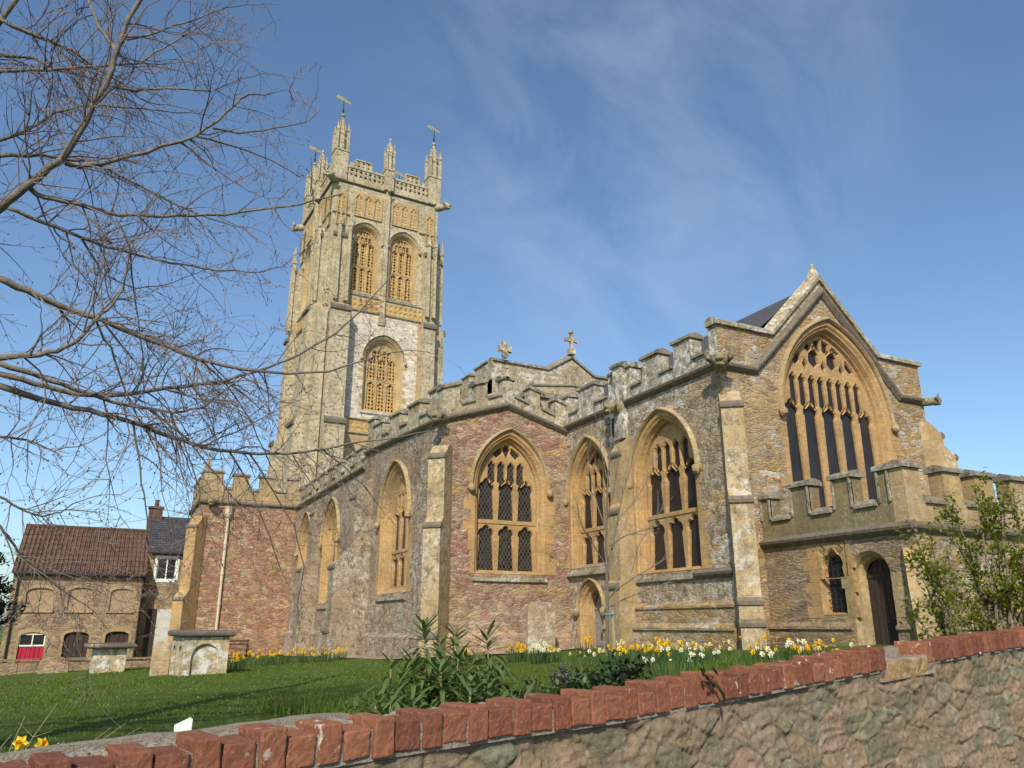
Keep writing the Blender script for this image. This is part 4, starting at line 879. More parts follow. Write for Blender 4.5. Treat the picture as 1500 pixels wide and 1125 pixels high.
# low churchyard wall in front of the cottages
lw = MB(); rr = random.Random(5)
x = -9.0
while x < 5.2:
    l = rr.uniform(.5, .9); z0 = gz(x, 38.0)-.2; lw.box(x, x+l-.015, 37.9, 38.3, z0, -1.42+rr.uniform(-.03, .03)); lw.box(x-.0, x+l-.02, 37.84, 38.36, -1.385, -1.30+rr.uniform(-.02, .02)); x += l
tag(lw.build('low_stone_wall', 'house'), 'low weathered stone wall along the far edge of the lawn in front of the cottages', 'wall')
# evergreen at the far left edge is in the planting section
# ------------------------------------------------------------------ tombs, stones, bench
def chest_tomb(x, y, lx, ly, h, rz, label, niche, over=.14):
    z = gz(x, y); t = thing('chest_tomb', (x, y, z), label, 'tomb', None, rz)
    for F, l in ((Fr((0, -ly/2, 0), (1, 0, 0), (0, -1, 0)), lx), (Fr((-lx/2, 0, 0), (0, 1, 0), (-1, 0, 0)), ly), (Fr((0, ly/2, 0), (1, 0, 0), (0, 1, 0)), lx), (Fr((lx/2, 0, 0), (0, 1, 0), (1, 0, 0)), ly)):
        mb = MB(); n = 1 if l < 1.5 else 2; hs = []
        if niche:
            for i in range(n): c = -l/2+l*(i+.5)/n; hs.append(opening(c, l/n*.31, .02, h*.48, l/n*.30))
        wl = [(-l/2, -.25), (l/2, -.25), (l/2, h), (-l/2, h)]; mb.fwall(F, wl, hs, 0)
        for q in hs: mb.strips(F, [(q, 0), (q, -.09)]); mb.fwall(F, grow(q, .01) if area(q) > 0 else grow(q[::-1], .01), (), -.085)
        mb.build('side_panel', 'tomb', t)
    mb = MB(); e = over
    prof = [(e*.5, h), (e*.9, h+.03), (e, h+.07), (e, h+.12), (e*.8, h+.16), (0, h+.17)]
    a = [(-lx/2, -ly/2), (lx/2, -ly/2), (lx/2, ly/2), (-lx/2, ly/2)]; vs = []
    for p, zz_ in prof:
        for q in a: vs.append((q[0]+math.copysign(p, q[0]), q[1]+math.copysign(p, q[1]), zz_))
    m = len(prof); mb.add(vs, [(i*4+k, i*4+(k+1) % 4, (i+1)*4+(k+1) % 4, (i+1)*4+k) for i in range(m-1) for k in range(4)]+[(0, 1, 2, 3), tuple(range(4*m-4, 4*m))])
    mb.build('ledger_slab', 'tombtop', t, bevel=.012); return t
chest_tomb(2.5, 24.3, 1.16, 1.95, 1.0, R(4), 'lichen-blotched chest tomb with arched panels and dark slab, nearest the porch', True)
chest_tomb(.35, 33.2, 1.05, 1.9, .82, R(2), 'smaller tan chest tomb with wide mossy slab, beyond the lichened tomb near the cottages', False, .30)
def headstone(x, y, w_, h, t_, label, mat, top, lean=0):
    mb = MB(); F = Fr((0, 0, 0), (1, 0, 0), (0, -1, 0))
    if top == 'round': o = [(-w_/2, -.3), (w_/2, -.3), (w_/2, h*.62)]+[(w_/2*math.cos(a), h*.62+h*.38*math.sin(a)) for a in [math.pi*i/12 for i in range(1, 12)]]+[(-w_/2, h*.62)]
    else: o = [(-w_/2, -.3), (w_/2, -.3), (w_/2, h*.90), (w_*.40, h*.93), (w_*.30, h*.99), (w_*.12, h*.975), (-w_*.12, h), (-w_*.32, h*.985), (-w_*.42, h*.93), (-w_/2, h*.90)]
    mb.fext(F, o, -t_/2, t_/2); ob = mb.build('headstone', mat, None, bevel=.015); ob.location = (x, y, gz(x, y)); ob.rotation_euler = (R(lean), 0, R(-6)); return tag(ob, label, 'headstone')
headstone(12.2, 22.3, .92, 1.52, .14, 'tall lichen-covered headstone leaning close to the chapel wall below its leaded window', 'stele', 'shoulder', 3)
headstone(-1.45, 36.2, 1.0, .62, .16, 'short round-topped headstone at the low wall before the dark cottage door', 'house', 'round', -2)
headstone(1.62, 25.6, .48, .92, .2, 'plain squat tan headstone half hidden behind the left side of the lichened tomb', 'hamb', 'flat')
bt = thing('bench', (6.35, 44.9, gz(6.35, 44.9)), 'dark brown wooden slatted bench against the red porch wall', 'bench')
mb = MB()
for z in (.62, .78): mb.box(-.72, .72, .22, .26, z, z+.10)
mb.build('backrest', 'benchw', bt)
mb = MB()
for y in (-.22, -.08, .06): mb.box(-.72, .72, y, y+.11, .42, .45)
mb.build('seat', 'benchw', bt)
for sx in (-.68, .62):
    for y, h in ((-.24, .62), (.20, .90)): mb = MB(); mb.box(sx, sx+.06, y, y+.06, -.2, h); mb.build('leg', 'benchw', bt)
    mb = MB(); mb.box(sx-.01, sx+.07, -.26, .22, .60, .64); mb.build('armrest', 'benchw', bt)
# gravel strip and gutter stones round the church foot
mb = MB()
def strip_path(a, b, wd, z):
    n = 14; a = Vector(a); b = Vector(b); d = (b-a).normalized(); s = Vector((d.y, -d.x))
    vs = []
    for i in range(n+1):
        p = a+(b-a)*(i/n)
        for k in (0, 1): q = p+s*(wd*k*(1+.12*math.sin(i*2.1))); vs.append((q.x, q.y, gz(q.x, q.y)+z+.05*math.sin(q.x*.9)*math.sin(q.y*.6+1)*.6))
    mb.add(vs, [(2*i, 2*i+1, 2*i+3, 2*i+2) for i in range(n)])
strip_path((9.2, 45.9), (9.2, 22.6), 1.1, .05); strip_path((9.2, 22.45), (14.0, 22.45), -1.0, .05)
tag(mb.build('path', 'path'), kind='structure')

# ------------------------------------------------------------------ boundary wall beside the road
bw = thing('boundary_wall', (WX, WY, -1.62), 'rough rubble boundary wall with stepped red brick coping, between road and churchyard', 'wall'); bw.location = (0, 0, 0)
TOPS = [(-9, -.56), (-1.3, -.448), (1.9, -.405), (4.0, -.21), (7.3, -.03), (12, .25)]      # underside of the raised bricks' tops along the wall
def wtop(t): 
    ts, zs_ = zip(*[(a, b) for a, b in TOPS]); return float(np.interp(t, ts, zs_))
WALL_T0, WALL_T1 = -8.0, 12.0
GAP0, GAP1 = 4.36, 5.0
BH = .20
def wp(t, s, z): p = Vector((WX, WY, 0))+WD*t+WN*s; return (p.x, p.y, z)
TOPS = [(-9, -.57), (-1.6, -.452), (0, -.388), (1.3, -.352), (4.3, -.185), (7.3, -.047), (13, .19)]
WALL_T0, WALL_T1 = -8.0, 12.5
def vnoise(x, y, seed=0):
    r_ = np.random.default_rng(seed); T = r_.random((128, 128)); xi = np.floor(x).astype(int); yi = np.floor(y).astype(int); fx = x-xi; fy = y-yi; fx = fx*fx*(3-2*fx); fy = fy*fy*(3-2*fy)
    g = lambda a, b: T[a % 128, b % 128]
    return (g(xi, yi)*(1-fx)+g(xi+1, yi)*fx)*(1-fy)+(g(xi, yi+1)*(1-fx)+g(xi+1, yi+1)*fx)*fy
def rubble_face():
    st = .015; ts = np.concatenate([np.arange(WALL_T0, -1.0, .04), np.arange(-1.0, 8.2, .0095), np.arange(8.2, WALL_T1, .03)]); nz = 116; n = len(ts)
    top = np.array([wtop(t) for t in ts])-.150-.02*vnoise(ts*2.2, ts*0, 4)
    vv = np.linspace(0, 1, nz)**.92
    T = np.repeat(ts[:, None], nz, 1); Z = top[:, None]+(-1.75-top[:, None])*vv[None, :]
    zr = Z-np.array([wtop(t) for t in ts])[:, None]*.9
    wx = T+.10*(vnoise(T*2.5, zr*2.5, 1)-.5)+.04*(vnoise(T*9, zr*9, 2)-.5); wz = zr+.07*(vnoise(T*2.5+9, zr*2.5, 3)-.5)+.03*(vnoise(T*9, zr*9+5, 6)-.5)
    seeds = []; rr = random.Random(11); z = -2.0
    while z < .2:
        h = rr.uniform(.07, .21); x = WALL_T0-1+rr.random()*.3
        while x < WALL_T1+1: l = rr.uniform(.16, .62); seeds.append((x+l/2, z+h/2+rr.uniform(-.02, .02), rr.random())); x += l
        z += h
    S = np.array(seeds); P = np.stack([wx.ravel(), wz.ravel()], 1); N = len(P); F1 = np.empty(N); F2 = np.empty(N); ID = np.empty(N, int)
    for a in range(0, N, 4000):
        p = P[a:a+4000]; lo, hi = p[:, 0].min()-1.2, p[:, 0].max()+1.2; ix = np.nonzero((S[:, 0] > lo) & (S[:, 0] < hi))[0]; s_ = S[ix]
        d = np.hypot((p[:, None, 0]-s_[None, :, 0])/1.9, p[:, None, 1]-s_[None, :, 1]); o = np.argpartition(d, 1, axis=1)[:, :2]; dd = np.take_along_axis(d, o, 1); sw = dd[:, 0] > dd[:, 1]
        F1[a:a+4000] = dd.min(1); F2[a:a+4000] = dd.max(1); ID[a:a+4000] = ix[np.where(sw, o[:, 1], o[:, 0])]
    e = (F2-F1); q = np.clip(e/.022, 0, 1)**.7; r_ = S[ID, 2]
    n1 = vnoise(P[:, 0]*11, P[:, 1]*14, 7); n2 = vnoise(P[:, 0]*34, P[:, 1]*40, 8); n3 = vnoise(P[:, 0]*3, P[:, 1]*4, 9); rg = lambda n: 1-np.abs(2*n-1); n4 = rg(vnoise(P[:, 0]*5+3, P[:, 1]*13, 12)); n5 = rg(vnoise(P[:, 0]*17, P[:, 1]*30, 13)); n6 = vnoise(P[:, 0]*70, P[:, 1]*80, 14)
    D = -.025+q*(.008+.020*r_)+.016*(n1-.5)+.010*(n2-.5)+.040*(n3-.5)+.016*(n4-.5)+.013*(n5-.5)+.007*(n6-.5)+q*.055*np.sin(ID*7.3)*(P[:, 1]-S[ID, 1])*2
    # a mortar fillet just under the bricks
    fz = (Z.ravel()-np.repeat(top, nz)); k = np.exp(-(fz/.035)**2); D = D*(1-k)+k*.005
    X = WX+WD.x*T.ravel()+WN.x*D; Y = WY+WD.y*T.ravel()+WN.y*D; V = np.stack([X, Y, Z.ravel()], 1)
    I = np.arange(n*nz).reshape(n, nz); Q = np.stack([I[:-1, :-1], I[:-1, 1:], I[1:, 1:], I[1:, :-1]], -1).reshape(-1, 4)
    me = bpy.data.meshes.new('rubble_face'); me.from_pydata(V.tolist(), [], Q.tolist()); me.materials.append(M['bwall'])
    for nm, arr in (('stone', r_), ('joint', np.maximum(1-np.clip(e/.022, 0, 1), k*.9))):
        at = me.attributes.new(nm, 'FLOAT', 'POINT'); at.data.foreach_set('value', arr.astype(np.float32))
    me.polygons.foreach_set('use_smooth', [True]*len(Q)); o = bpy.data.objects.new('rubble_face', me); COL.objects.link(o); o.parent = bw
rubble_face()
def bricks():
    mb = MB(); tone = []; rr = random.Random(3)
    def br(t0, t1, s0, s1, z0a, z1a, z0b, z1b):
        j = lambda: rr.uniform(-.004, .004); c = []
        for t, z0, z1 in ((t0, z0a, z1a), (t1, z0b, z1b)):
            for s in (s0, s1):
                for z in (z0, z1): c.append(Vector(wp(t+j(), s+j(), z+j())))
        mb.add(c, [(0, 1, 3, 2), (4, 6, 7, 5), (0, 4, 5, 1), (2, 3, 7, 6), (0, 2, 6, 4), (1, 5, 7, 3)]); tone.extend([rr.random()]*8)
    t = WALL_T0
    while t < WALL_T1-.3:
        if GAP0 < t < GAP1: t += .05; continue
        w_ = rr.uniform(.098, .112); g = rr.uniform(.135, .155); f = wtop(t); far = t > 5
        dz = rr.uniform(-.010, .010)
        br(t, t+w_, .035+rr.uniform(-.006, .008), -.235+rr.uniform(-.01, .01), f-.165, f+dz, wtop(t+w_)-.165, wtop(t+w_)+dz)
        if not (GAP0-.2 < t < GAP0): 
            f2 = wtop(t+w_); dn = (.032 if not far else .012)+rr.uniform(-.008, .008); br(t+w_+.013, t+w_+g, .026+rr.uniform(-.003, .005), -.225, f2-.158, f2-dn, wtop(t+w_+g)-.158, wtop(t+w_+g)-dn)
        t += w_+g+.014
    o = mb.build('brick_coping', 'brick', bw, bevel=.008); sb = o.modifiers.new('grain', 'SUBSURF'); sb.subdivision_type = 'SIMPLE'; sb.levels = sb.render_levels = 3
    for sz, st in ((.05, .012), (.018, .006)):
        tx = bpy.data.textures.new('wear', 'CLOUDS'); tx.noise_scale = sz; tx.noise_depth = 3; dm = o.modifiers.new('wear', 'DISPLACE'); dm.texture = tx; dm.strength = st; dm.mid_level = .5; dm.texture_coords = 'LOCAL'
    at = o.data.attributes.new('tone', 'FLOAT', 'POINT'); at.data.foreach_set('value', tone)
bricks()
# mortar bed between and behind the bricks, concrete edge strip on the lawn side
mb = MB()
N = 120
def bed(s0, s1, off, low, t0, t1, n=100, nz_=.012):
    vs = []
    for i in range(n+1):
        t = t0+(t1-t0)*i/n; a = off+nz_*math.sin(i*1.7)*math.sin(i*.61)
        for s, z in ((s0, wtop(t)+low), (s0, wtop(t)+a), (s1, wtop(t)+a*1.0), (s1, wtop(t)+low)): vs.append(wp(t, s, z))
    mb.add(vs, [(i*4+k, i*4+k+1, i*4+k+5, i*4+k+4) for i in range(n) for k in range(3)]+[(0, 1, 2, 3), (4*n, 4*n+1, 4*n+2, 4*n+3)])
bed(.013, -.20, -.050, -.18, WALL_T0, GAP0-.02); bed(.013, -.20, -.050, -.18, GAP1+.02, WALL_T1)
bed(-.202, -.335, -.045, -.5, WALL_T0, WALL_T1)
mb.build('mortar_bed', 'mortar', bw)
mb = MB(); bed(-.337, -.42, -.012, -.7, WALL_T0, -.25, 60, .008); mb.build('concrete_edge', 'mortar', bw)
mb = MB(); bed(.03, -.3, -.115, -.25, GAP0-.12, GAP1+.15, 14, .02); mb.build('mortar_ledge', 'path', bw)
# pebbles set in the mortar behind the bricks
mb = MB(); rr = random.Random(8)
for i in range(420):
    t = rr.uniform(-2.5, .6); s = rr.uniform(-.325, -.20); r_ = rr.uniform(.012, .026); p = wp(t, s, wtop(t)-.042)
    mb.ball(p, r_, 6, 4, (1.2, .9, .6))
mb.build('pebbles', 'mortar', bw, True)
# lifted sprig clinging to the bricks
sp = thing('ivy_sprig', wp(2.02, .05, wtop(2.02)-.02), 'small dark withered sprig clinging to the front of the brick coping', 'plant')
mb = MB(); rr = random.Random(2)
mb.tube([(0, 0, .01), (.05, -.03, -.03), (.09, -.035, -.085), (.10, -.03, -.15)], [.008, .009, .011, .004], 5)
for i in range(16):
    c = Vector((rr.uniform(-.06, .06), rr.uniform(-.04, .02), rr.uniform(-.04, .06))); d = Vector((rr.uniform(-1, 1), rr.uniform(-1, .2), rr.uniform(-.5, 1))).normalized()*.035; e = d.cross(Vector((.3, .2, 1))).normalized()*.014
    mb.add([c-d, c+e, c+d, c-e], [(0, 1, 2, 3)])
mb.build('leaves', 'darkleaf', sp)
# white plant label stuck in the lawn just behind the wall
p = wp(-.98, -.50, 0); zz_ = gz(p[0], p[1])
pl = MB(); v = Vector(p); zt = wtop(-.98)+.028
pl.add([v+Vector((-.042, 0, zt-.03-v.z)), v+Vector((.022, .0, zt-v.z)), v+Vector((.032, 0, zt-.008-v.z)), v+Vector((.02, .0, zz_-.1)), v+Vector((-.02, 0, zz_-.1)), v+Vector((-.042, .012, zt-.03-v.z)), v+Vector((.022, .012, zt-v.z)), v+Vector((.032, .012, zt-.008-v.z)), v+Vector((.02, .012, zz_-.1)), v+Vector((-.02, .012, zz_-.1))], [(0, 1, 2, 3, 4), (5, 9, 8, 7, 6), (0, 5, 6, 1), (1, 6, 7, 2), (2, 7, 8, 3), (4, 3, 8, 9), (0, 4, 9, 5)])
tag(pl.build('plant_label', 'wpaint'), 'pointed white plastic plant label just behind the brick coping', 'label')

# ------------------------------------------------------------------ planting
def in_view(p, m=30):
    d = p.dot(FWD)
    if d < .3: return False
    x = 750+1140*p.dot(RT)/d; y = 562.5-1140*p.dot(UPV)/d; return -m < x < 1500+m and -m < y < 1125+m
def lz(x, y): return gz(x, y)+.05*math.sin(x*.9)*math.sin(y*.6+1)*.6
def blades():
    vs = []; fs = []; rr = random.Random(21); n = 0
    while n < 110000:
        y = 4.2+38*rr.random()**1.9; x = rr.uniform(-6, 14.5)
        if x > 9.0 and y > 22.6: continue
        if x > 13.7 and y > 14: continue
        s = (x-WX)*WN.x+(y-WY)*WN.y
        if s > -.45: continue
        z = lz(x, y); p = Vector((x, y, z))
        if not in_view(p): continue
        h = rr.uniform(.012, .036)*(1 if y < 12 else 1.1); w_ = .0025+.0005*y; a = rr.uniform(0, 6.28); lx, ly = rr.uniform(-.03, .03), rr.uniform(-.03, .03); ca, sa = math.cos(a)*w_, math.sin(a)*w_
        k = len(vs); vs += [(x-ca, y-sa, z-.004), (x+ca, y+sa, z-.004), (x+lx, y+ly, z+h)]; fs.append((k, k+1, k+2)); n += 1
    me = bpy.data.meshes.new('grass'); me.from_pydata(vs, [], fs); me.materials.append(M['blade']); o = bpy.data.objects.new('grass', me); COL.objects.link(o); tag(o, 'short mown green grass of the churchyard lawn', 'grass', kind='stuff')
blades()
def rough():
    vs = []; fs = []; rr = random.Random(77); n = 0
    while n < 26000:
        t = rr.uniform(.1, 9.5); s = -.46-rr.random()**1.6*(5.5 if t > 1.5 else 1.6)
        x, y = WX+WD.x*t+WN.x*s, WY+WD.y*t+WN.y*s
        if x > 13.6 and y > 14.6: continue
        k_ = math.sin(x*1.9+1)*math.sin(y*1.3)+math.sin(x*4.1)*.5
        if rr.random() > .45+.35*k_: continue
        z = lz(x, y); h = rr.uniform(.07, .24)*(.8+.4*k_); a = rr.uniform(0, 6.28); w_ = .003+.0004*y; ca, sa = math.cos(a)*w_, math.sin(a)*w_; l1, l2 = rr.gauss(0, .05), rr.gauss(0, .05); k = len(vs)
        vs += [(x-ca, y-sa, z-.01), (x+ca, y+sa, z-.01), (x+ca*.7+l1*.4, y+sa*.7+l2*.4, z+h*.6), (x-ca*.7+l1*.4, y-sa*.7+l2*.4, z+h*.6), (x+l1*1.3, y+l2*1.3, z+h)]; fs += [(k, k+1, k+2, k+3), (k+3, k+2, k+4)]; n += 1
    me = bpy.data.meshes.new('rough_grass'); me.from_pydata(vs, [], fs); me.materials.append(M['blade']); o = bpy.data.objects.new('rough_grass', me); COL.objects.link(o); tag(o, 'longer uncut grass on the strip just behind the brick coping', 'grass', kind='stuff')
rough()
def daisies():
    mb = MB(); rr = random.Random(4); n = 0
    while n < 260:
        y = rr.uniform(6, 30); x = rr.uniform(-3, 11); cl = math.sin(x*.8)*math.sin(y*.5+.7)
        if cl < .1 or not in_view(Vector((x, y, lz(x, y)))): continue
        z = lz(x, y)+.035; mb.add([(x+.011*math.cos(a), y+.011*math.sin(a), z+.004*(k % 2)) for k, a in enumerate([i*1.047 for i in range(6)])], [(0, 1, 2, 3, 4, 5)]); n += 1
    tag(mb.build('daisies', 'whitep'), 'tiny white daisies scattered through the mown lawn', 'daisies', kind='stuff')
daisies()
def leaf(mb, b, d, l, w_, droop=.4, n=4, up=Vector((0, 0, 1))):
    d = d.normalized(); s = d.cross(up); s = s.normalized() if s.length > .01 else Vector((1, 0, 0)); p = Vector(b); vs = []; 
    for i in range(n+1):
        t = i/n; ww = w_*math.sin(math.pi*min(1, .12+.88*t))**.7*(1 if t < .98 else .05); q = p+Vector((0, 0, -.0)); nn = Vector((0, 0, .25*ww))
        vs += [q-s*ww+nn, q, q+s*ww+nn]; dd = (d+Vector((0, 0, -droop*t*1.6))).normalized(); p = p+dd*(l/n)
    mb.add(vs, [f for i in range(n) for f in ((3*i, 3*i+1, 3*i+4, 3*i+3), (3*i+1, 3*i+2, 3*i+5, 3*i+4))])
# daffodils
fl = {}
def flower_mesh(kind):
    mb = MB(); pet, tr = {'yellow': ('yellow', 'orange'), 'white': ('whitep', 'yellow'), 'cream': ('whitep', 'whitep')}[kind]
    for k in range(6):
        a = k*math.pi/3; d = Vector((math.cos(a), 0, math.sin(a))); e = Vector((-math.sin(a), 0, math.cos(a)))
        mb.add([Vector((0, 0, 0)), d*.026+e*.015+Vector((0, -.004, 0)), d*.046+Vector((0, .004, 0)), d*.026-e*.015+Vector((0, -.004, 0))], [(0, 1, 2, 3)])
    mb.cur = 1; vs = []
    for r_, y in ((.008, 0), (.012, -.018), (.018, -.034)): vs += [(r_*math.cos(2*math.pi*k/7), y, r_*math.sin(2*math.pi*k/7)) for k in range(7)]
    mb.add(vs, [(i*7+k, i*7+(k+1) % 7, (i+1)*7+(k+1) % 7, (i+1)*7+k) for i in range(2) for k in range(7)]); mb.cur = 0
    o = mb.build('flower', [pet, tr], None); return o
FL0 = {k: flower_mesh(k) for k in ('yellow', 'white', 'cream')}; used = set()
def daffs(x, y, n, kind, label, h=.36, spread=.22, group=None, big=1.25):
    z = lz(x, y); t = thing('daffodil_clump', (x, y, z), label, 'daffodils', group); mb = MB(); rr = random.Random(int(x*100+y*1000))
    for i in range(n*6):
        a, r_ = rr.uniform(0, 6.28), spread*math.sqrt(rr.random()); b = Vector((r_*math.cos(a), r_*math.sin(a), -.02)); leaf(mb, b, Vector((.35*math.cos(a)*rr.random(), .35*math.sin(a)*rr.random(), 1)), h*rr.uniform(.65, 1.02), .008*big, .12+.2*rr.random(), 3, Vector((rr.uniform(-1, 1), rr.uniform(-1, 1), .1)))
    for i in range(n):
        a, r_ = rr.uniform(0, 6.28), spread*1.1*math.sqrt(rr.random()); p = Vector((r_*math.cos(a), r_*math.sin(a), h*rr.uniform(.62, 1.15))); mb.tube([(p.x*.8, p.y*.8, 0), (p.x, p.y+.01, p.z), (p.x-.01, p.y-.015, p.z+.005)], .004*big, 3, False)
        kd = kind if kind != 'mixed' else rr.choice(('yellow', 'white', 'yellow', 'cream'))
        src = FL0[kd]; o = src if kd not in used else dup(src); used.add(kd); o.parent = t; o.location = (p.x-.01, p.y-.02, p.z); o.rotation_euler = (rr.uniform(-.3, .35), 0, rr.uniform(-.5, .9)); o.scale = [big*rr.uniform(.85, 1.1)]*3
    mb.build('leaves', 'daffleaf', t); return t
def gp(px, py_ground_dist): # spot at bearing px and distance along the view axis
    b = math.atan((px-750)/1193)+YAW; d = py_ground_dist/math.cos(b-YAW); return d*math.sin(b), d*math.cos(b)
near = [(868, 15.5, 4, 'white', 'small white daffodil clump at the foot of the young tree'), (905, 14.2, 7, 'yellow', 'bright yellow daffodil clump just right of the young tree'), (922, 15.2, 6, 'white', 'white daffodil clump below the chancel plinth, behind the bright yellow one'), (948, 14.6, 12, 'yellow', 'dense golden daffodil clump before the left half of the chancel wall'),
        (975, 15.4, 9, 'mixed', 'mixed white and yellow daffodils below the large chancel window'), (968, 11.6, 4, 'cream', 'low cream daffodil clump nearest the brick coping in mid row'), (1000, 14.0, 9, 'yellow', 'yellow daffodil clump below the right mullions of the chancel window'), (1016, 13.2, 6, 'cream', 'cream daffodil clump in front of the yellow ones by the chancel corner'), (1040, 14.3, 11, 'white', 'dense white daffodil clump left of the chancel corner buttress'),
        (1122, 12.6, 12, 'yellow', 'dense yellow daffodil clump at the foot of the corner buttress'), (1138, 12.0, 6, 'cream', 'cream daffodils in front of the dense yellow corner clump'), (1162, 12.4, 5, 'mixed', 'sparse mixed daffodils left of the vestry window plinth'), (1182, 12.2, 9, 'yellow', 'yellow daffodil clump below the barred vestry window'), (1206, 12.0, 8, 'yellow', 'golden daffodil clump left of the vestry door'), (1220, 11.6, 4, 'white', 'last white daffodil clump beside the vestry door jamb')]
for px, d, n, k, l in near: x, y = gp(px, d+random.uniform(-.7, .9)); daffs(x, y, n+4, k, l, .36*random.uniform(.8, 1.1), .42, 'daffodils along the chancel and vestry wall', 1.0)
mid = [(757, 20.0, 7, 'yellow', 'yellow daffodil clump left of the tall headstone'), (790, 18.5, 9, 'cream', 'cream daffodil clump at the foot of the tall headstone'), (806, 18.8, 4, 'mixed', 'yellow and cream daffodils at the right foot of the tall headstone'), (855, 20.5, 4, 'yellow', 'sparse orange-yellow daffodils beside the priest door')]
for px, d, n, k, l in mid: x, y = gp(px, d); daffs(x, y, n+2, k, l, .40, .24, 'daffodils by the chapel headstone', 1.45)
x, y = gp(690, 19.5); daffs(x, y, 6, 'yellow', 'yellow daffodils against the chapel wall behind the tall leafy plants', .36, .3, None, 1.4)
far = [(338, 9, 'dense yellow daffodil clump beside the lichened chest tomb'), (352, 8, 'yellow daffodil clump before the left end of the bench'), (369, 5, 'small yellow daffodil clump before the right end of the bench'), (402, 9, 'tall yellow daffodil clump against the red wall right of the bench'), (420, 5, 'sparse yellow daffodils near the foot of the outer aisle buttress'), (440, 6, 'yellow daffodil clump below the outer aisle window'), (458, 8, 'golden daffodil clump left of the large aisle buttress'), (476, 6, 'yellow daffodils below the middle aisle window'), (492, 9, 'yellow daffodil clump at the foot of the large aisle buttress')]
for i, (px, n, l) in enumerate(far): x, y = gp(px, 25.5+(i % 3)*.5+i*.25); daffs(x, y, n, 'yellow', l, .40, .42, 'daffodils along the aisle and porch', 1.4)
x, y = gp(22, 4.15); daffs(x, y, 5, 'yellow', 'bright daffodils at the near left corner behind the wall', .36, .10, None, .85)
x, y = gp(78, 4.3); daffs(x, y, 3, 'yellow', 'two or three daffodils by the wall, right of the near left corner clump', .33, .06, None, .8)
# tall plants with whorls of long drooping leaves
def tall_plant(x, y, h, label, seed, lean=(0, 0), dens=1.):
    t = thing('tall_leafy_plant', (x, y, lz(x, y)), label, 'plant', 'tall leafy plants behind the brick coping'); rr = random.Random(seed); st = MB(); lf = MB()
    for k in range(rr.choice((3, 4, 4))):
        hh = h*(1 if k == 0 else rr.uniform(.55, .8)); bx, by = (0, 0) if k == 0 else (rr.uniform(-.13, .13), rr.uniform(-.08, .08)); pts = [Vector((bx+lean[0]*q*q*h, by+lean[1]*q*q*h, hh*q)) for q in [i/6 for i in range(7)]]
        st.tube(pts, [.011-.007*i/6 for i in range(7)], 5)
        n = int(60*dens*hh/.9)
        for i in range(n):
            q = .16+.84*(i/n)**.85; p = pts[0].lerp(pts[-1], q); f = q*6; i0 = min(5, int(f)); p = pts[i0].lerp(pts[i0+1], f-i0); a = i*2.4+rr.uniform(-.3, .3); up = -.1+1.5*max(0, q-.82)*5 if q > .82 else .35
            leaf(lf, p, Vector((math.cos(a), math.sin(a), up)), rr.uniform(.18, .29)*(1 if q < .9 else .6), rr.uniform(.012, .0185), 1.0 if q < .85 else .1, 6)
    st.build('stem', 'straw', t); lf.build('leaves', 'euph', t, recalc=False); return t
tp = [(578, 5.6, .74, 'leftmost tall leafy plant, standing slightly apart over the lawn', .6), (628, 5.5, .98, 'tallest leafy plant with an upright tip below the chapel buttress', 1.4), (650, 5.3, .66, 'bushy leafy plant in front of the chapel buttress foot', 1.5), (668, 5.9, .76, 'leafy plant with curled tips just right of the tallest plant', 1.2), (604, 5.1, .48, 'low leafy plant on a pale stem between the leftmost and tallest plants', .8), (718, 5.7, .88, 'tall leafy plant with a pointed upright bud in front of the chapel wall', 1.1), (738, 5.3, .46, 'short leafy plant right of the one with a pointed bud', 1.0), (692, 5.2, .52, 'short leafy plant between the two tall groups', .9), (640, 6.0, .86, 'leafy plant standing right behind the tallest plant', 1.2), (705, 6.1, .70, 'leafy plant half hidden behind the one with a pointed bud', 1.0), (592, 5.9, .62, 'arching leafy plant just right of the leftmost tall plant', 1.0), (660, 6.3, .92, 'slim tall plant at the back of the leafy group', .9), (566, 5.3, .44, 'short drooping plant at the left end of the leafy group', .9)]
for i, (px, d, h, l, dn) in enumerate(tp): x, y = gp(px, d); tall_plant(x, y, h*.9, l, 40+i, (random.uniform(-.05, .05), 0), dn)
for i, (px, d, h, l) in enumerate([(545, 4.75, .20, 'small green shoot by the brick coping, left of the tall plants'), (590, 4.8, .30, 'fresh light green tuft under the leftmost tall plant'), (765, 4.9, .34, 'thin pale stemmed seedling behind the coping, left of the grey plant'), (750, 5.0, .26, 'little leafy seedling at the coping below the pointed bud')]):
    x, y = gp(px, d); tall_plant(x, y, h+.08, l, 70+i, (0, 0), .8)
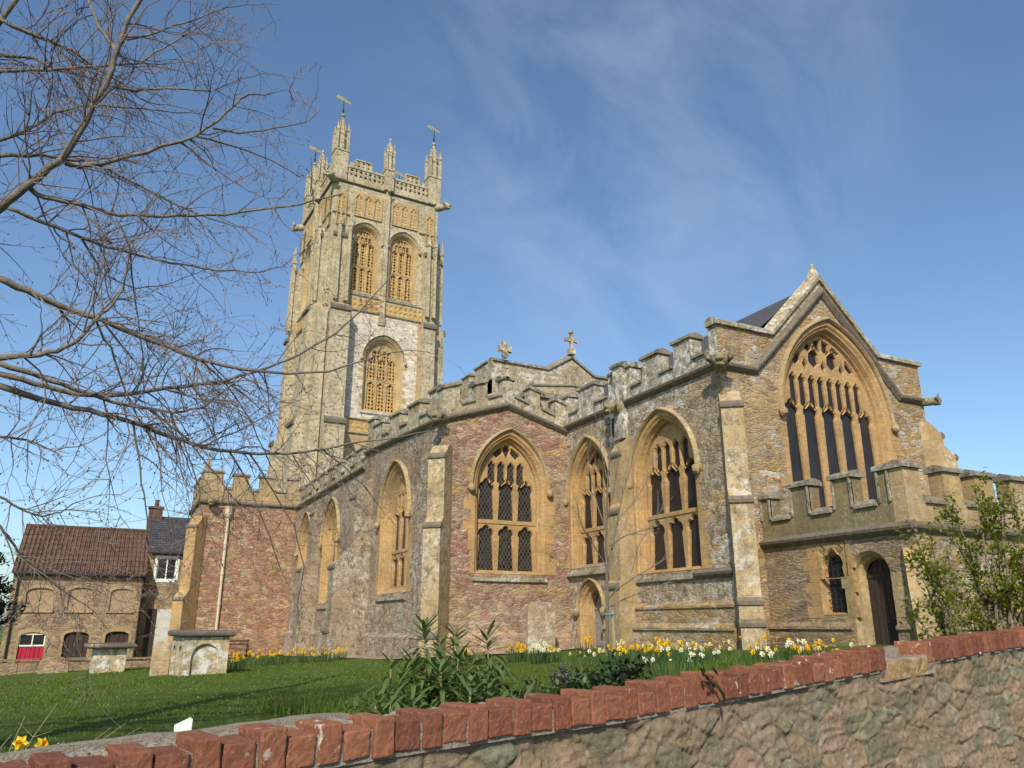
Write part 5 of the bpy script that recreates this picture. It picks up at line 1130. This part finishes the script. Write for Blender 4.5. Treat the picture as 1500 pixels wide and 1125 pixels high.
def bushy(x, y, w_, h, label, mats, n, seed, ls=.035, name='low_shrub', cat='shrub', stems=9):
    t = thing(name, (x, y, lz(x, y)), label, cat); rr = random.Random(seed); st = MB(); lf = MB(); tips = []
    for k in range(stems):
        a = rr.uniform(0, 6.28); r_ = w_*rr.uniform(.3, 1); e = Vector((r_*math.cos(a), r_*math.sin(a)*.8, h*rr.uniform(.5, 1.05)*(1-.35*(r_/w_)**2))); c = Vector((e.x*.3, e.y*.3, e.z*.55)); pts = [Vector((0, 0, 0)).lerp(c, q)*(1-q)+c.lerp(e, q)*q for q in [i/5 for i in range(6)]]; st.tube(pts, [.012*(1-.14*i)*(w_/.5)**.5 for i in range(6)], 4, False); tips.append(pts)
        for j in range(4):
            p = pts[rr.randint(2, 5)]; q = p+Vector((rr.uniform(-1, 1), rr.uniform(-1, 1), rr.uniform(-.1, .9)))*w_*.38; st.tube([p, (p+q)/2+Vector((0, 0, .03)), q], [.005, .003, .002], 3, False); tips.append([p, p.lerp(q, .4), p.lerp(q, .7), q])
    for i in range(n):
        b = rr.choice(tips); p = b[rr.randint(1, len(b)-1)]+Vector((rr.gauss(0, .05), rr.gauss(0, .05), rr.gauss(0, .045)))*(w_/.5); p.z = max(.02, p.z); leaf(lf, p, Vector((rr.uniform(-1, 1), rr.uniform(-1, 1), rr.uniform(-.4, 1))), ls*rr.uniform(.6, 1.3), ls*.3, .2, 2)
    st.build('stems', 'twig', t); lf.build('leaves', mats, t, recalc=False); return t
for i, (px, d, w_, h, l, m, n, ls) in enumerate([
    (890, 6.4, .36, .48, 'dark evergreen low shrub behind the coping, left of the young tree foot', 'darkleaf', 1900, .05), (852, 6.1, .32, .50, 'mid green leafy shrub at the coping just left of the dark shrub', 'daffleaf', 1300, .05),
    (806, 6.0, .22, .58, 'grey purple heathery plant behind the coping', 'greyleaf', 1000, .03), (912, 6.6, .42, .40, 'green weedy shrub along the coping right of the dark shrub', 'daffleaf', 1200, .06),
    (830, 5.8, .30, .46, 'low bright green mound of leaves between the grey plant and the coping', 'euph', 900, .05), (775, 5.5, .28, .46, 'dark green mound of leaves left of the grey purple plant', 'darkleaf', 900, .05),
    (700, 5.4, .32, .48, 'bushy mid green undergrowth between the tall leafy plants', 'euph', 1200, .06), (610, 5.2, .30, .42, 'green undergrowth beneath the leftmost tall leafy plants', 'euph', 1000, .06)]):
    x, y = gp(px, d); bushy(x, y, w_, h, l, m, n, 50+i, ls)
def grass_tuft(x, y, n, h, w_, label, mat='daffleaf', seed=1):
    mb = MB(); rr = random.Random(seed)
    for i in range(n):
        a, r_ = rr.uniform(0, 6.28), w_*math.sqrt(rr.random()); leaf(mb, Vector((r_*math.cos(a), r_*math.sin(a)*.6, -.03)), Vector((rr.uniform(-.5, .5), rr.uniform(-.4, .4), 1)), h*rr.uniform(.5, 1.1), .006, rr.uniform(.1, .5), 4, Vector((rr.uniform(-1, 1), rr.uniform(-1, 1), .1)))
    o = mb.build('grass_tuft', mat, None, recalc=False); o.location = (x, y, lz(x, y)); return tag(o, label, 'grass')
for i, (px, d, n, h, w_, l, m) in enumerate([(950, 7.0, 260, .34, .5, 'long uncut grass tuft behind the coping before the chancel plinth', 'daffleaf'), (1010, 7.6, 300, .36, .6, 'long green grass tuft under the chancel corner, behind the coping', 'daffleaf'), (1075, 8.2, 300, .36, .6, 'tall grass tuft in front of the corner buttress foot', 'daffleaf'), (968, 6.6, 90, .30, .3, 'straw-coloured dry grass tuft among the green by the coping', 'straw'), (800, 7.5, 200, .26, .6, 'soft grass tuft on the lawn in front of the tall headstone', 'daffleaf'), (1160, 9.0, 220, .30, .6, 'long grass tuft under the vestry daffodils', 'daffleaf'), (735, 7.5, 160, .25, .5, 'grass tuft behind the plant with a pointed bud', 'daffleaf'), (590, 5.0, 90, .2, .25, 'bright grass tuft under the leftmost tall plant', 'daffleaf'), (655, 4.9, 130, .2, .4, 'bright grass tuft under the bushy tall plants', 'daffleaf')]):
    x, y = gp(px, d); grass_tuft(x, y, n, h, w_, l, m, 90+i)
# dry twiggy plant at near left
def dry_plant(x, y, label, seed):
    t = thing('dry_twiggy_plant', (x, y, lz(x, y)), label, 'plant'); mb = MB(); rr = random.Random(seed)
    for i in range(80):
        a = rr.uniform(0, 6.28); l = rr.uniform(.35, .75); d = Vector((math.cos(a)*.8, math.sin(a)*.4, .75)).normalized(); p = Vector((rr.uniform(-.3, .3), rr.uniform(-.1, .1), 0)); pts = [p+d*l*q+Vector((math.cos(a)*.10*q*q, 0, -.10*q*q)) for q in (0, .33, .66, 1)]; mb.tube(pts, [.005, .004, .003, .0018], 3, False)
        for j in range(2): q = pts[rr.randint(1, 2)]; mb.tube([q, q+Vector((rr.uniform(-.1, .1), rr.uniform(-.05, .05), rr.uniform(0, .1)))], [.0018, .001], 3, False)
    mb.build('stems', 'straw', t)
x, y = gp(28, 4.25); dry_plant(x, y, 'dry twiggy pale-stemmed plant at the near left edge behind the wall', 3)
# evergreen at the far left edge
x, y = gp(-30, 33); bushy(x, y, 1.15, 4.9, 'dark evergreen bush at the left edge beside the tiled cottage', 'darkleaf', 6000, 14, .20, 'evergreen_bush', 'bush', 26)
# ------------------------------------------------------------------ bare tree whose boughs reach in from the left
def bare_tree():
    rr = random.Random(17); bx, by = gp(-270, 6.0); bz = lz(bx, by)
    t = thing('bare_tree', (0, 0, 0), 'bare leafless tree with long spreading grey boughs reaching over the lawn at the upper left', 'tree')
    tr = MB(); tw = MB(); bud = MB()
    ax = [Vector((bx, by, bz-.3)), Vector((bx+.02, by, bz+.6)), Vector((bx-.03, by+.05, bz+2)), Vector((bx+.04, by, bz+3.6)), Vector((bx, by+.1, bz+5.2)), Vector((bx+.1, by, bz+7.0)), Vector((bx+.2, by+.2, bz+9.0))]
    tr.tube(ax, [.30, .24, .21, .19, .15, .10, .03], 12)
    def trunk_at(z):
        for a, b in zip(ax, ax[1:]):
            if a.z <= z <= b.z: return a.lerp(b, (z-a.z)/(b.z-a.z))
        return ax[-1]
    def wob(p, d, l, n, droop, k):
        pts = [p.copy()]; d = d.normalized()
        for i in range(n):
            d = (d+Vector((rr.gauss(0, k), rr.gauss(0, k), rr.gauss(0, k)+droop))).normalized(); pts.append(pts[-1]+d*(l/n))
        return pts
    cnt = [0]
    def twig(p, d, l, r_, lvl, droop=-.03):
        n = 4 if lvl > 1 else 6; pts = wob(p, d, l, n, droop, .16); e_ = pts[-1]; dz_ = e_.dot(FWD)
        if dz_ > .5 and 750+1140*e_.dot(RT)/dz_ > 470 and 562.5-1140*e_.dot(UPV)/dz_ < 420: return
        tw.tube(pts, [max(.0016, r_*(1-.8*i/n)) for i in range(n+1)], 3 if lvl > 1 else 4, False); cnt[0] += 1
        if lvl >= 3:
            for q in pts[1:]:
                if rr.random() < .25: bud.ball(q+Vector((rr.gauss(0, .004), rr.gauss(0, .004), rr.gauss(0, .004))), .0036, 4, 3, (1, 1, 1.6))
            return
        m = {1: rr.randint(3, 5), 2: rr.randint(1, 3)}[lvl]
        for j in range(m):
            i = rr.randint(1, n); q = pts[i]; dd = (pts[i]-pts[i-1]).normalized(); s = Vector((rr.gauss(0, 1), rr.gauss(0, 1), rr.gauss(0, 1))); s = (s-dd*s.dot(dd)).normalized()
            twig(q, dd*rr.uniform(.5, 1)+s*rr.uniform(.5, .9), l*rr.uniform(.30, .62), r_*.55, lvl+1, rr.uniform(-.10, .12))
        bud.ball(pts[-1], .006, 4, 3, (1, 1, 1.7))
    limbs = [
        ([(0, 305), (35, 274), (90, 235), (116, 195), (135, 155), (160, 112), (170, 76), (190, 25), (214, -20), (230, -90)], 11.5, 4.5, 6.0, 6.3, 1),
        ([(170, 75), (160, 58), (145, 38), (130, 0), (122, -50)], 5, 3, 6.25, 6.6, 0),
        ([(95, 238), (115, 244), (150, 238), (215, 222), (285, 200), (330, 167), (353, 145)], 7, 3, 6.05, 6.9, 0),
        ([(285, 200), (340, 212), (400, 235), (440, 258)], 3.2, 1.2, 6.5, 7.2, 0), ([(312, 188), (350, 195), (400, 190), (450, 180), (470, 160)], 3.2, 1.2, 6.6, 7.3, 0),
        ([(38, 272), (52, 286), (90, 293), (130, 305), (175, 313), (240, 317), (300, 315), (380, 308), (440, 298), (500, 284)], 7, 2, 6.05, 7.2, 0),
        ([(5, 303), (60, 322), (120, 350), (180, 368), (250, 385), (320, 395), (385, 400)], 6, 1.6, 6.2, 7.3, 1),
        ([(-5, 406), (40, 425), (85, 447), (150, 470), (220, 497), (290, 525), (350, 540), (420, 548), (480, 545), (560, 520)], 10, 1.8, 5.8, 7.3, 1),
        ([(-5, 524), (45, 522), (85, 514), (115, 500), (140, 468), (165, 446), (180, 425)], 9, 3, 5.7, 6.2, 1),
        ([(-5, 530), (50, 548), (110, 570), (165, 588), (220, 600), (270, 603), (300, 594), (325, 575)], 8, 2.5, 5.9, 6.7, 1),
        ([(-5, 546), (50, 562), (110, 578), (180, 577), (250, 570), (310, 560), (370, 547), (430, 525), (480, 495), (520, 462), (555, 425), (575, 400)], 8, 1.6, 6.1, 7.8, 1),
        ([(-5, 564), (60, 585), (130, 602), (190, 616), (250, 640), (300, 656), (360, 664), (420, 664), (480, 657), (540, 645), (610, 635)], 9, 1.6, 5.8, 7.6, 1),
        ([(0, 28), (60, 55), (105, 74), (150, 105), (185, 127), (215, 150)], 6, 2, 6.6, 7.2, 1),
        ([(0, 80), (50, 86), (75, 100), (120, 112)], 5, 2, 6.9, 7.2, 1), ([(0, 104), (70, 103), (150, 97), (170, 94), (205, 92), (240, 68), (290, 40)], 5, 1.6, 6.5, 7.0, 1),
        ([(0, 205), (40, 190), (80, 165), (130, 153), (190, 156), (260, 165)], 5, 1.6, 6.7, 7.2, 1), ([(0, 228), (60, 228), (130, 236), (160, 248), (230, 285), (310, 322)], 6, 1.6, 6.6, 7.4, 1),
        ([(165, 127), (200, 132), (240, 130), (310, 133), (352, 116)], 4, 1.4, 6.3, 6.9, 0), ([(185, 58), (230, 48), (280, 30), (330, 10)], 3.5, 1.4, 6.4, 6.9, 0),
        ([(175, 330), (190, 360), (195, 420), (206, 500), (210, 560)], 3, 1.2, 6.7, 6.9, 0), ([(195, 616), (205, 690), (213, 740), (216, 800)], 3.2, 1.4, 6.0, 6.1, 0), ([(250, 605), (275, 660), (290, 720), (300, 770)], 2.6, 1.2, 6.4, 6.5, 0),
        ([(335, 660), (360, 700), (385, 760), (400, 800), (410, 830)], 2.6, 1.2, 6.9, 7.2, 0), ([(365, 664), (400, 720), (430, 770), (447, 830), (438, 870)], 2.6, 1.1, 6.9, 7.3, 0), ([(470, 656), (510, 690), (540, 720)], 2.5, 1.2, 7.2, 7.5, 0),
        ([(0, 728), (30, 745), (60, 757), (90, 750), (115, 735)], 3.5, 1.3, 6.4, 6.8, 1), ([(0, 770), (20, 800), (60, 840), (110, 880)], 4, 1.4, 5.6, 6.0, 1), ([(0, 640), (40, 645), (80, 660), (130, 650)], 3.5, 1.2, 6.8, 7.2, 1),
        ([(-60, 160), (-20, 60), (40, -20), (90, -90)], 10, 4, 6.5, 6.8, 1), ([(150, 470), (190, 520), (230, 570), (250, 600)], 3, 1.4, 6.3, 6.5, 0), ([(140, 468), (160, 510), (180, 560), (200, 610), (240, 660)], 3.2, 1.3, 6.1, 6.6, 0), ([(120, 350), (150, 400), (200, 425), (250, 415)], 3, 1.2, 6.6, 6.9, 0),
        ([(290, 525), (330, 560), (370, 620), (395, 680)], 3, 1.2, 6.7, 7.2, 0), ([(220, 600), (270, 640), (320, 700), (350, 740)], 3, 1.2, 6.4, 6.9, 0)]
    # boughs on the far side of the trunk, outside the picture
    for k in range(20):
        z = bz+rr.uniform(1.3, 8.2); c = trunk_at(z); an = R(rr.uniform(95, 285)); l = rr.uniform(2.0, 3.6)*(1-.04*(z-bz)); P = wob(c, Vector((math.cos(an), math.sin(an), rr.uniform(.05, .6))), l, 9, -.03, .10); r0 = rr.uniform(.030, .055)
        tr.tube(P, [r0*(1-.09*i) for i in range(10)], 6)
        for j in range(16):
            i = rr.randint(1, 8); d = (P[i+1]-P[i]).normalized(); s = Vector((rr.gauss(0, 1), rr.gauss(0, 1), rr.gauss(0, 1))); twig(P[i].lerp(P[i+1], rr.random()), d*.7+(s-d*s.dot(d)).normalized(), rr.uniform(.4, 1.1), .009, 1)
    for pl, w0, w1, z0, z1, join in limbs:
        n = len(pl); P = []; Rr = []
        ln = [0]
        for a, b in zip(pl, pl[1:]): ln.append(ln[-1]+math.hypot(b[0]-a[0], b[1]-a[1]))
        for (x, y), s in zip(pl, ln): q = s/ln[-1]; P.append(pt(x, y, z0+(z1-z0)*q)); Rr.append((w0+(w1-w0)*q**.8)*.5*(z0+(z1-z0)*q)/1140*1.15)
        # refine with small wobble
        PP = [P[0]]; RR = [Rr[0]]
        for i in range(1, n):
            for k in (1/3, 2/3, 1): PP.append(P[i-1].lerp(P[i], k)+Vector((rr.gauss(0, .006), rr.gauss(0, .006), rr.gauss(0, .006)))); RR.append(Rr[i-1]+(Rr[i]-Rr[i-1])*k)
        if join:
            a = PP[0]; c = trunk_at(max(bz+1.0, a.z-.45)); PP = [c, c.lerp(a, .5)+Vector((0, 0, .12))]+PP; RR = [RR[0]*1.5, RR[0]*1.15]+RR
        tr.tube(PP, RR, 7)
        L_ = sum((b-a).length for a, b in zip(PP, PP[1:])); m = int(L_*(7 if w0 > 3.4 else 5.5))
        for j in range(m):
            q = rr.uniform(.18 if join else .05, 1); f = q*(len(PP)-1); i = min(len(PP)-2, int(f)); p = PP[i].lerp(PP[i+1], f-i); d = (PP[i+1]-PP[i]).normalized(); s = Vector((rr.gauss(0, 1), rr.gauss(0, 1), rr.gauss(0, 1)-.15)); s = (s-d*s.dot(d)).normalized()
            twig(p, d*rr.uniform(.4, 1.0)+s, rr.uniform(.35, 1.0)*(1.0 if q < .8 else .6), min(RR[i]*.5, .0075), 1, rr.uniform(-.07, .05))
        twig(PP[-1], PP[-1]-PP[-2], .55, RR[-1], 1)
    tr.build('trunk', 'bark', t, True, recalc=False); tw.build('twigs', 'twig', t, recalc=False); bud.build('buds', 'twig', t, recalc=False); print('twigs', cnt)
bare_tree()
# ------------------------------------------------------------------ young staked tree before the chancel
def young_tree():
    x, y = gp(889, 15.6); z0 = lz(x, y); t = thing('young_tree', (x, y, z0), 'slender young bare tree tied to a stake in front of the chancel door', 'tree'); rr = random.Random(5); tr = MB(); tw = MB(); base = Vector((x, y, z0))
    Zf = 15.6
    def lim(pl, w0, w1, mb=tr, dz=0.):
        P = [pt(a, b, Zf+dz*i/(len(pl)-1))-base for i, (a, b) in enumerate(pl)]; k = len(P); rd = [(w0+(w1-w0)*i/(k-1))*.5*Zf/1140 for i in range(k)]; mb.tube(P, rd, 6, False); return P, rd
    B = [lim([(889, 960), (890, 900), (889, 850), (888, 790), (889, 740), (891, 690), (896, 640), (893, 600)], 6, 1.2), lim([(889, 850), (897, 800), (905, 760), (913, 720), (925, 680), (930, 640)], 3.5, 1.0, dz=.3), lim([(889, 880), (905, 862), (930, 845), (960, 828), (985, 812)], 2.6, .9, dz=-.4), lim([(889, 890), (920, 875), (950, 862), (985, 852)], 2.2, .8, dz=.5), lim([(892, 800), (915, 785), (940, 777), (965, 770)], 2.2, .8, dz=-.5),
         lim([(889, 780), (875, 740), (866, 700), (860, 660)], 2.2, .8, dz=.4), lim([(889, 830), (870, 800), (852, 770), (845, 740)], 2.0, .8, dz=-.4), lim([(889, 760), (900, 715), (906, 670), (905, 630)], 2.2, .8), lim([(905, 760), (930, 735), (950, 700), (962, 670)], 2.0, .8, dz=.4), lim([(889, 700), (880, 660), (878, 620)], 1.8, .8, dz=.3), lim([(925, 840), (935, 800), (955, 765), (975, 740)], 1.8, .8, dz=.2)]
    for P, rd in B:
        for j in range(7):
            i = rr.randint(1, len(P)-1); p = P[i-1].lerp(P[i], rr.random()); d = (P[i]-P[i-1]).normalized(); s = Vector((rr.gauss(0, 1), rr.gauss(0, 1), rr.gauss(0, 1)+.4)); e = (d+s.normalized()*.7).normalized(); l = rr.uniform(.2, .6); q = [p, p+e*l*.5+Vector((0, 0, .02)), p+e*l+Vector((0, 0, .08))]; tw.tube(q, [.006, .005, .003], 3, False)
    tr.build('trunk', 'bark', t, True); tw.build('twigs', 'bark', t, recalc=False)
    s = MB(); s.tube([Vector((.12, -.05, -.3)), Vector((.11, -.05, 1.0))], .035, 8); s.build('stake', 'straw', t); q = MB(); q.tube([Vector((.05+.09*math.cos(a), -.03+.06*math.sin(a), .93)) for a in [2*math.pi*i/12 for i in range(13)]], .018, 5, False); q.build('tie', 'bluetie', t)
M['bluetie'] = plain('blue_tie', (.12, .24, .36), .6, .1)
young_tree()
# ------------------------------------------------------------------ spring shrub in front of the vestry end
def spring_shrub(px, d, w_, h, label, n, seed, stems):
    x, y = gp(px, d); t = thing('leafing_shrub', (x, y, lz(x, y)), label, 'shrub'); rr = random.Random(seed); st = MB(); lf = MB(); tips = []
    for k in range(stems):
        a = rr.uniform(0, 6.28); r_ = w_*math.sqrt(rr.random()); e = Vector((r_*math.cos(a), r_*math.sin(a)*.6, h*rr.uniform(.55, 1.0)*(1-.25*(r_/w_)**2))); b = Vector((e.x*.18, e.y*.18, 0)); c = Vector((e.x*.45+rr.gauss(0, .08), e.y*.45, e.z*.55)); pts = []
        for i in range(9): q = i/8; pts.append(b*(1-q)**2+c*2*q*(1-q)+e*q*q+Vector((rr.gauss(0, .015), rr.gauss(0, .015), 0)))
        st.tube(pts, [.022*(1-.85*i/8) for i in range(9)], 5, False); tips.append(pts)
        for j in range(8):
            i = rr.randint(2, 8); p = pts[i]; dd = (pts[i]-pts[i-1]).normalized(); s = Vector((rr.gauss(0, 1), rr.gauss(0, 1), rr.gauss(0, .7)+.3)).normalized(); l = rr.uniform(.2, .6); q = [p+(dd*.6+s*.6)*l*f+Vector((0, 0, .03*f)) for f in (0, .33, .66, 1)]; st.tube(q, [.007, .005, .004, .002], 3, False); tips.append(q)
    for i in range(n):
        b = rr.choice(tips); k = rr.randint(1, len(b)-1); p = b[k-1].lerp(b[k], rr.random())+Vector((rr.gauss(0, .03), rr.gauss(0, .03), rr.gauss(0, .03)))
        leaf(lf, p, Vector((rr.uniform(-1, 1), rr.uniform(-1, 1), rr.uniform(-.3, .9))), rr.uniform(.04, .075), rr.uniform(.012, .02), .2, 2)
    st.build('stems', 'twig', t); lf.build('leaves', 'shrub', t, recalc=False)
spring_shrub(1468, 9.0, 1.1, 2.3, 'large leafing shrub with fresh green leaves against the vestry end wall', 6800, 31, 15)
spring_shrub(1392, 8.8, .42, 1.35, 'smaller leafing shrub hugging the vestry corner buttress', 1700, 33, 8)
bpy.context.view_layer.update()
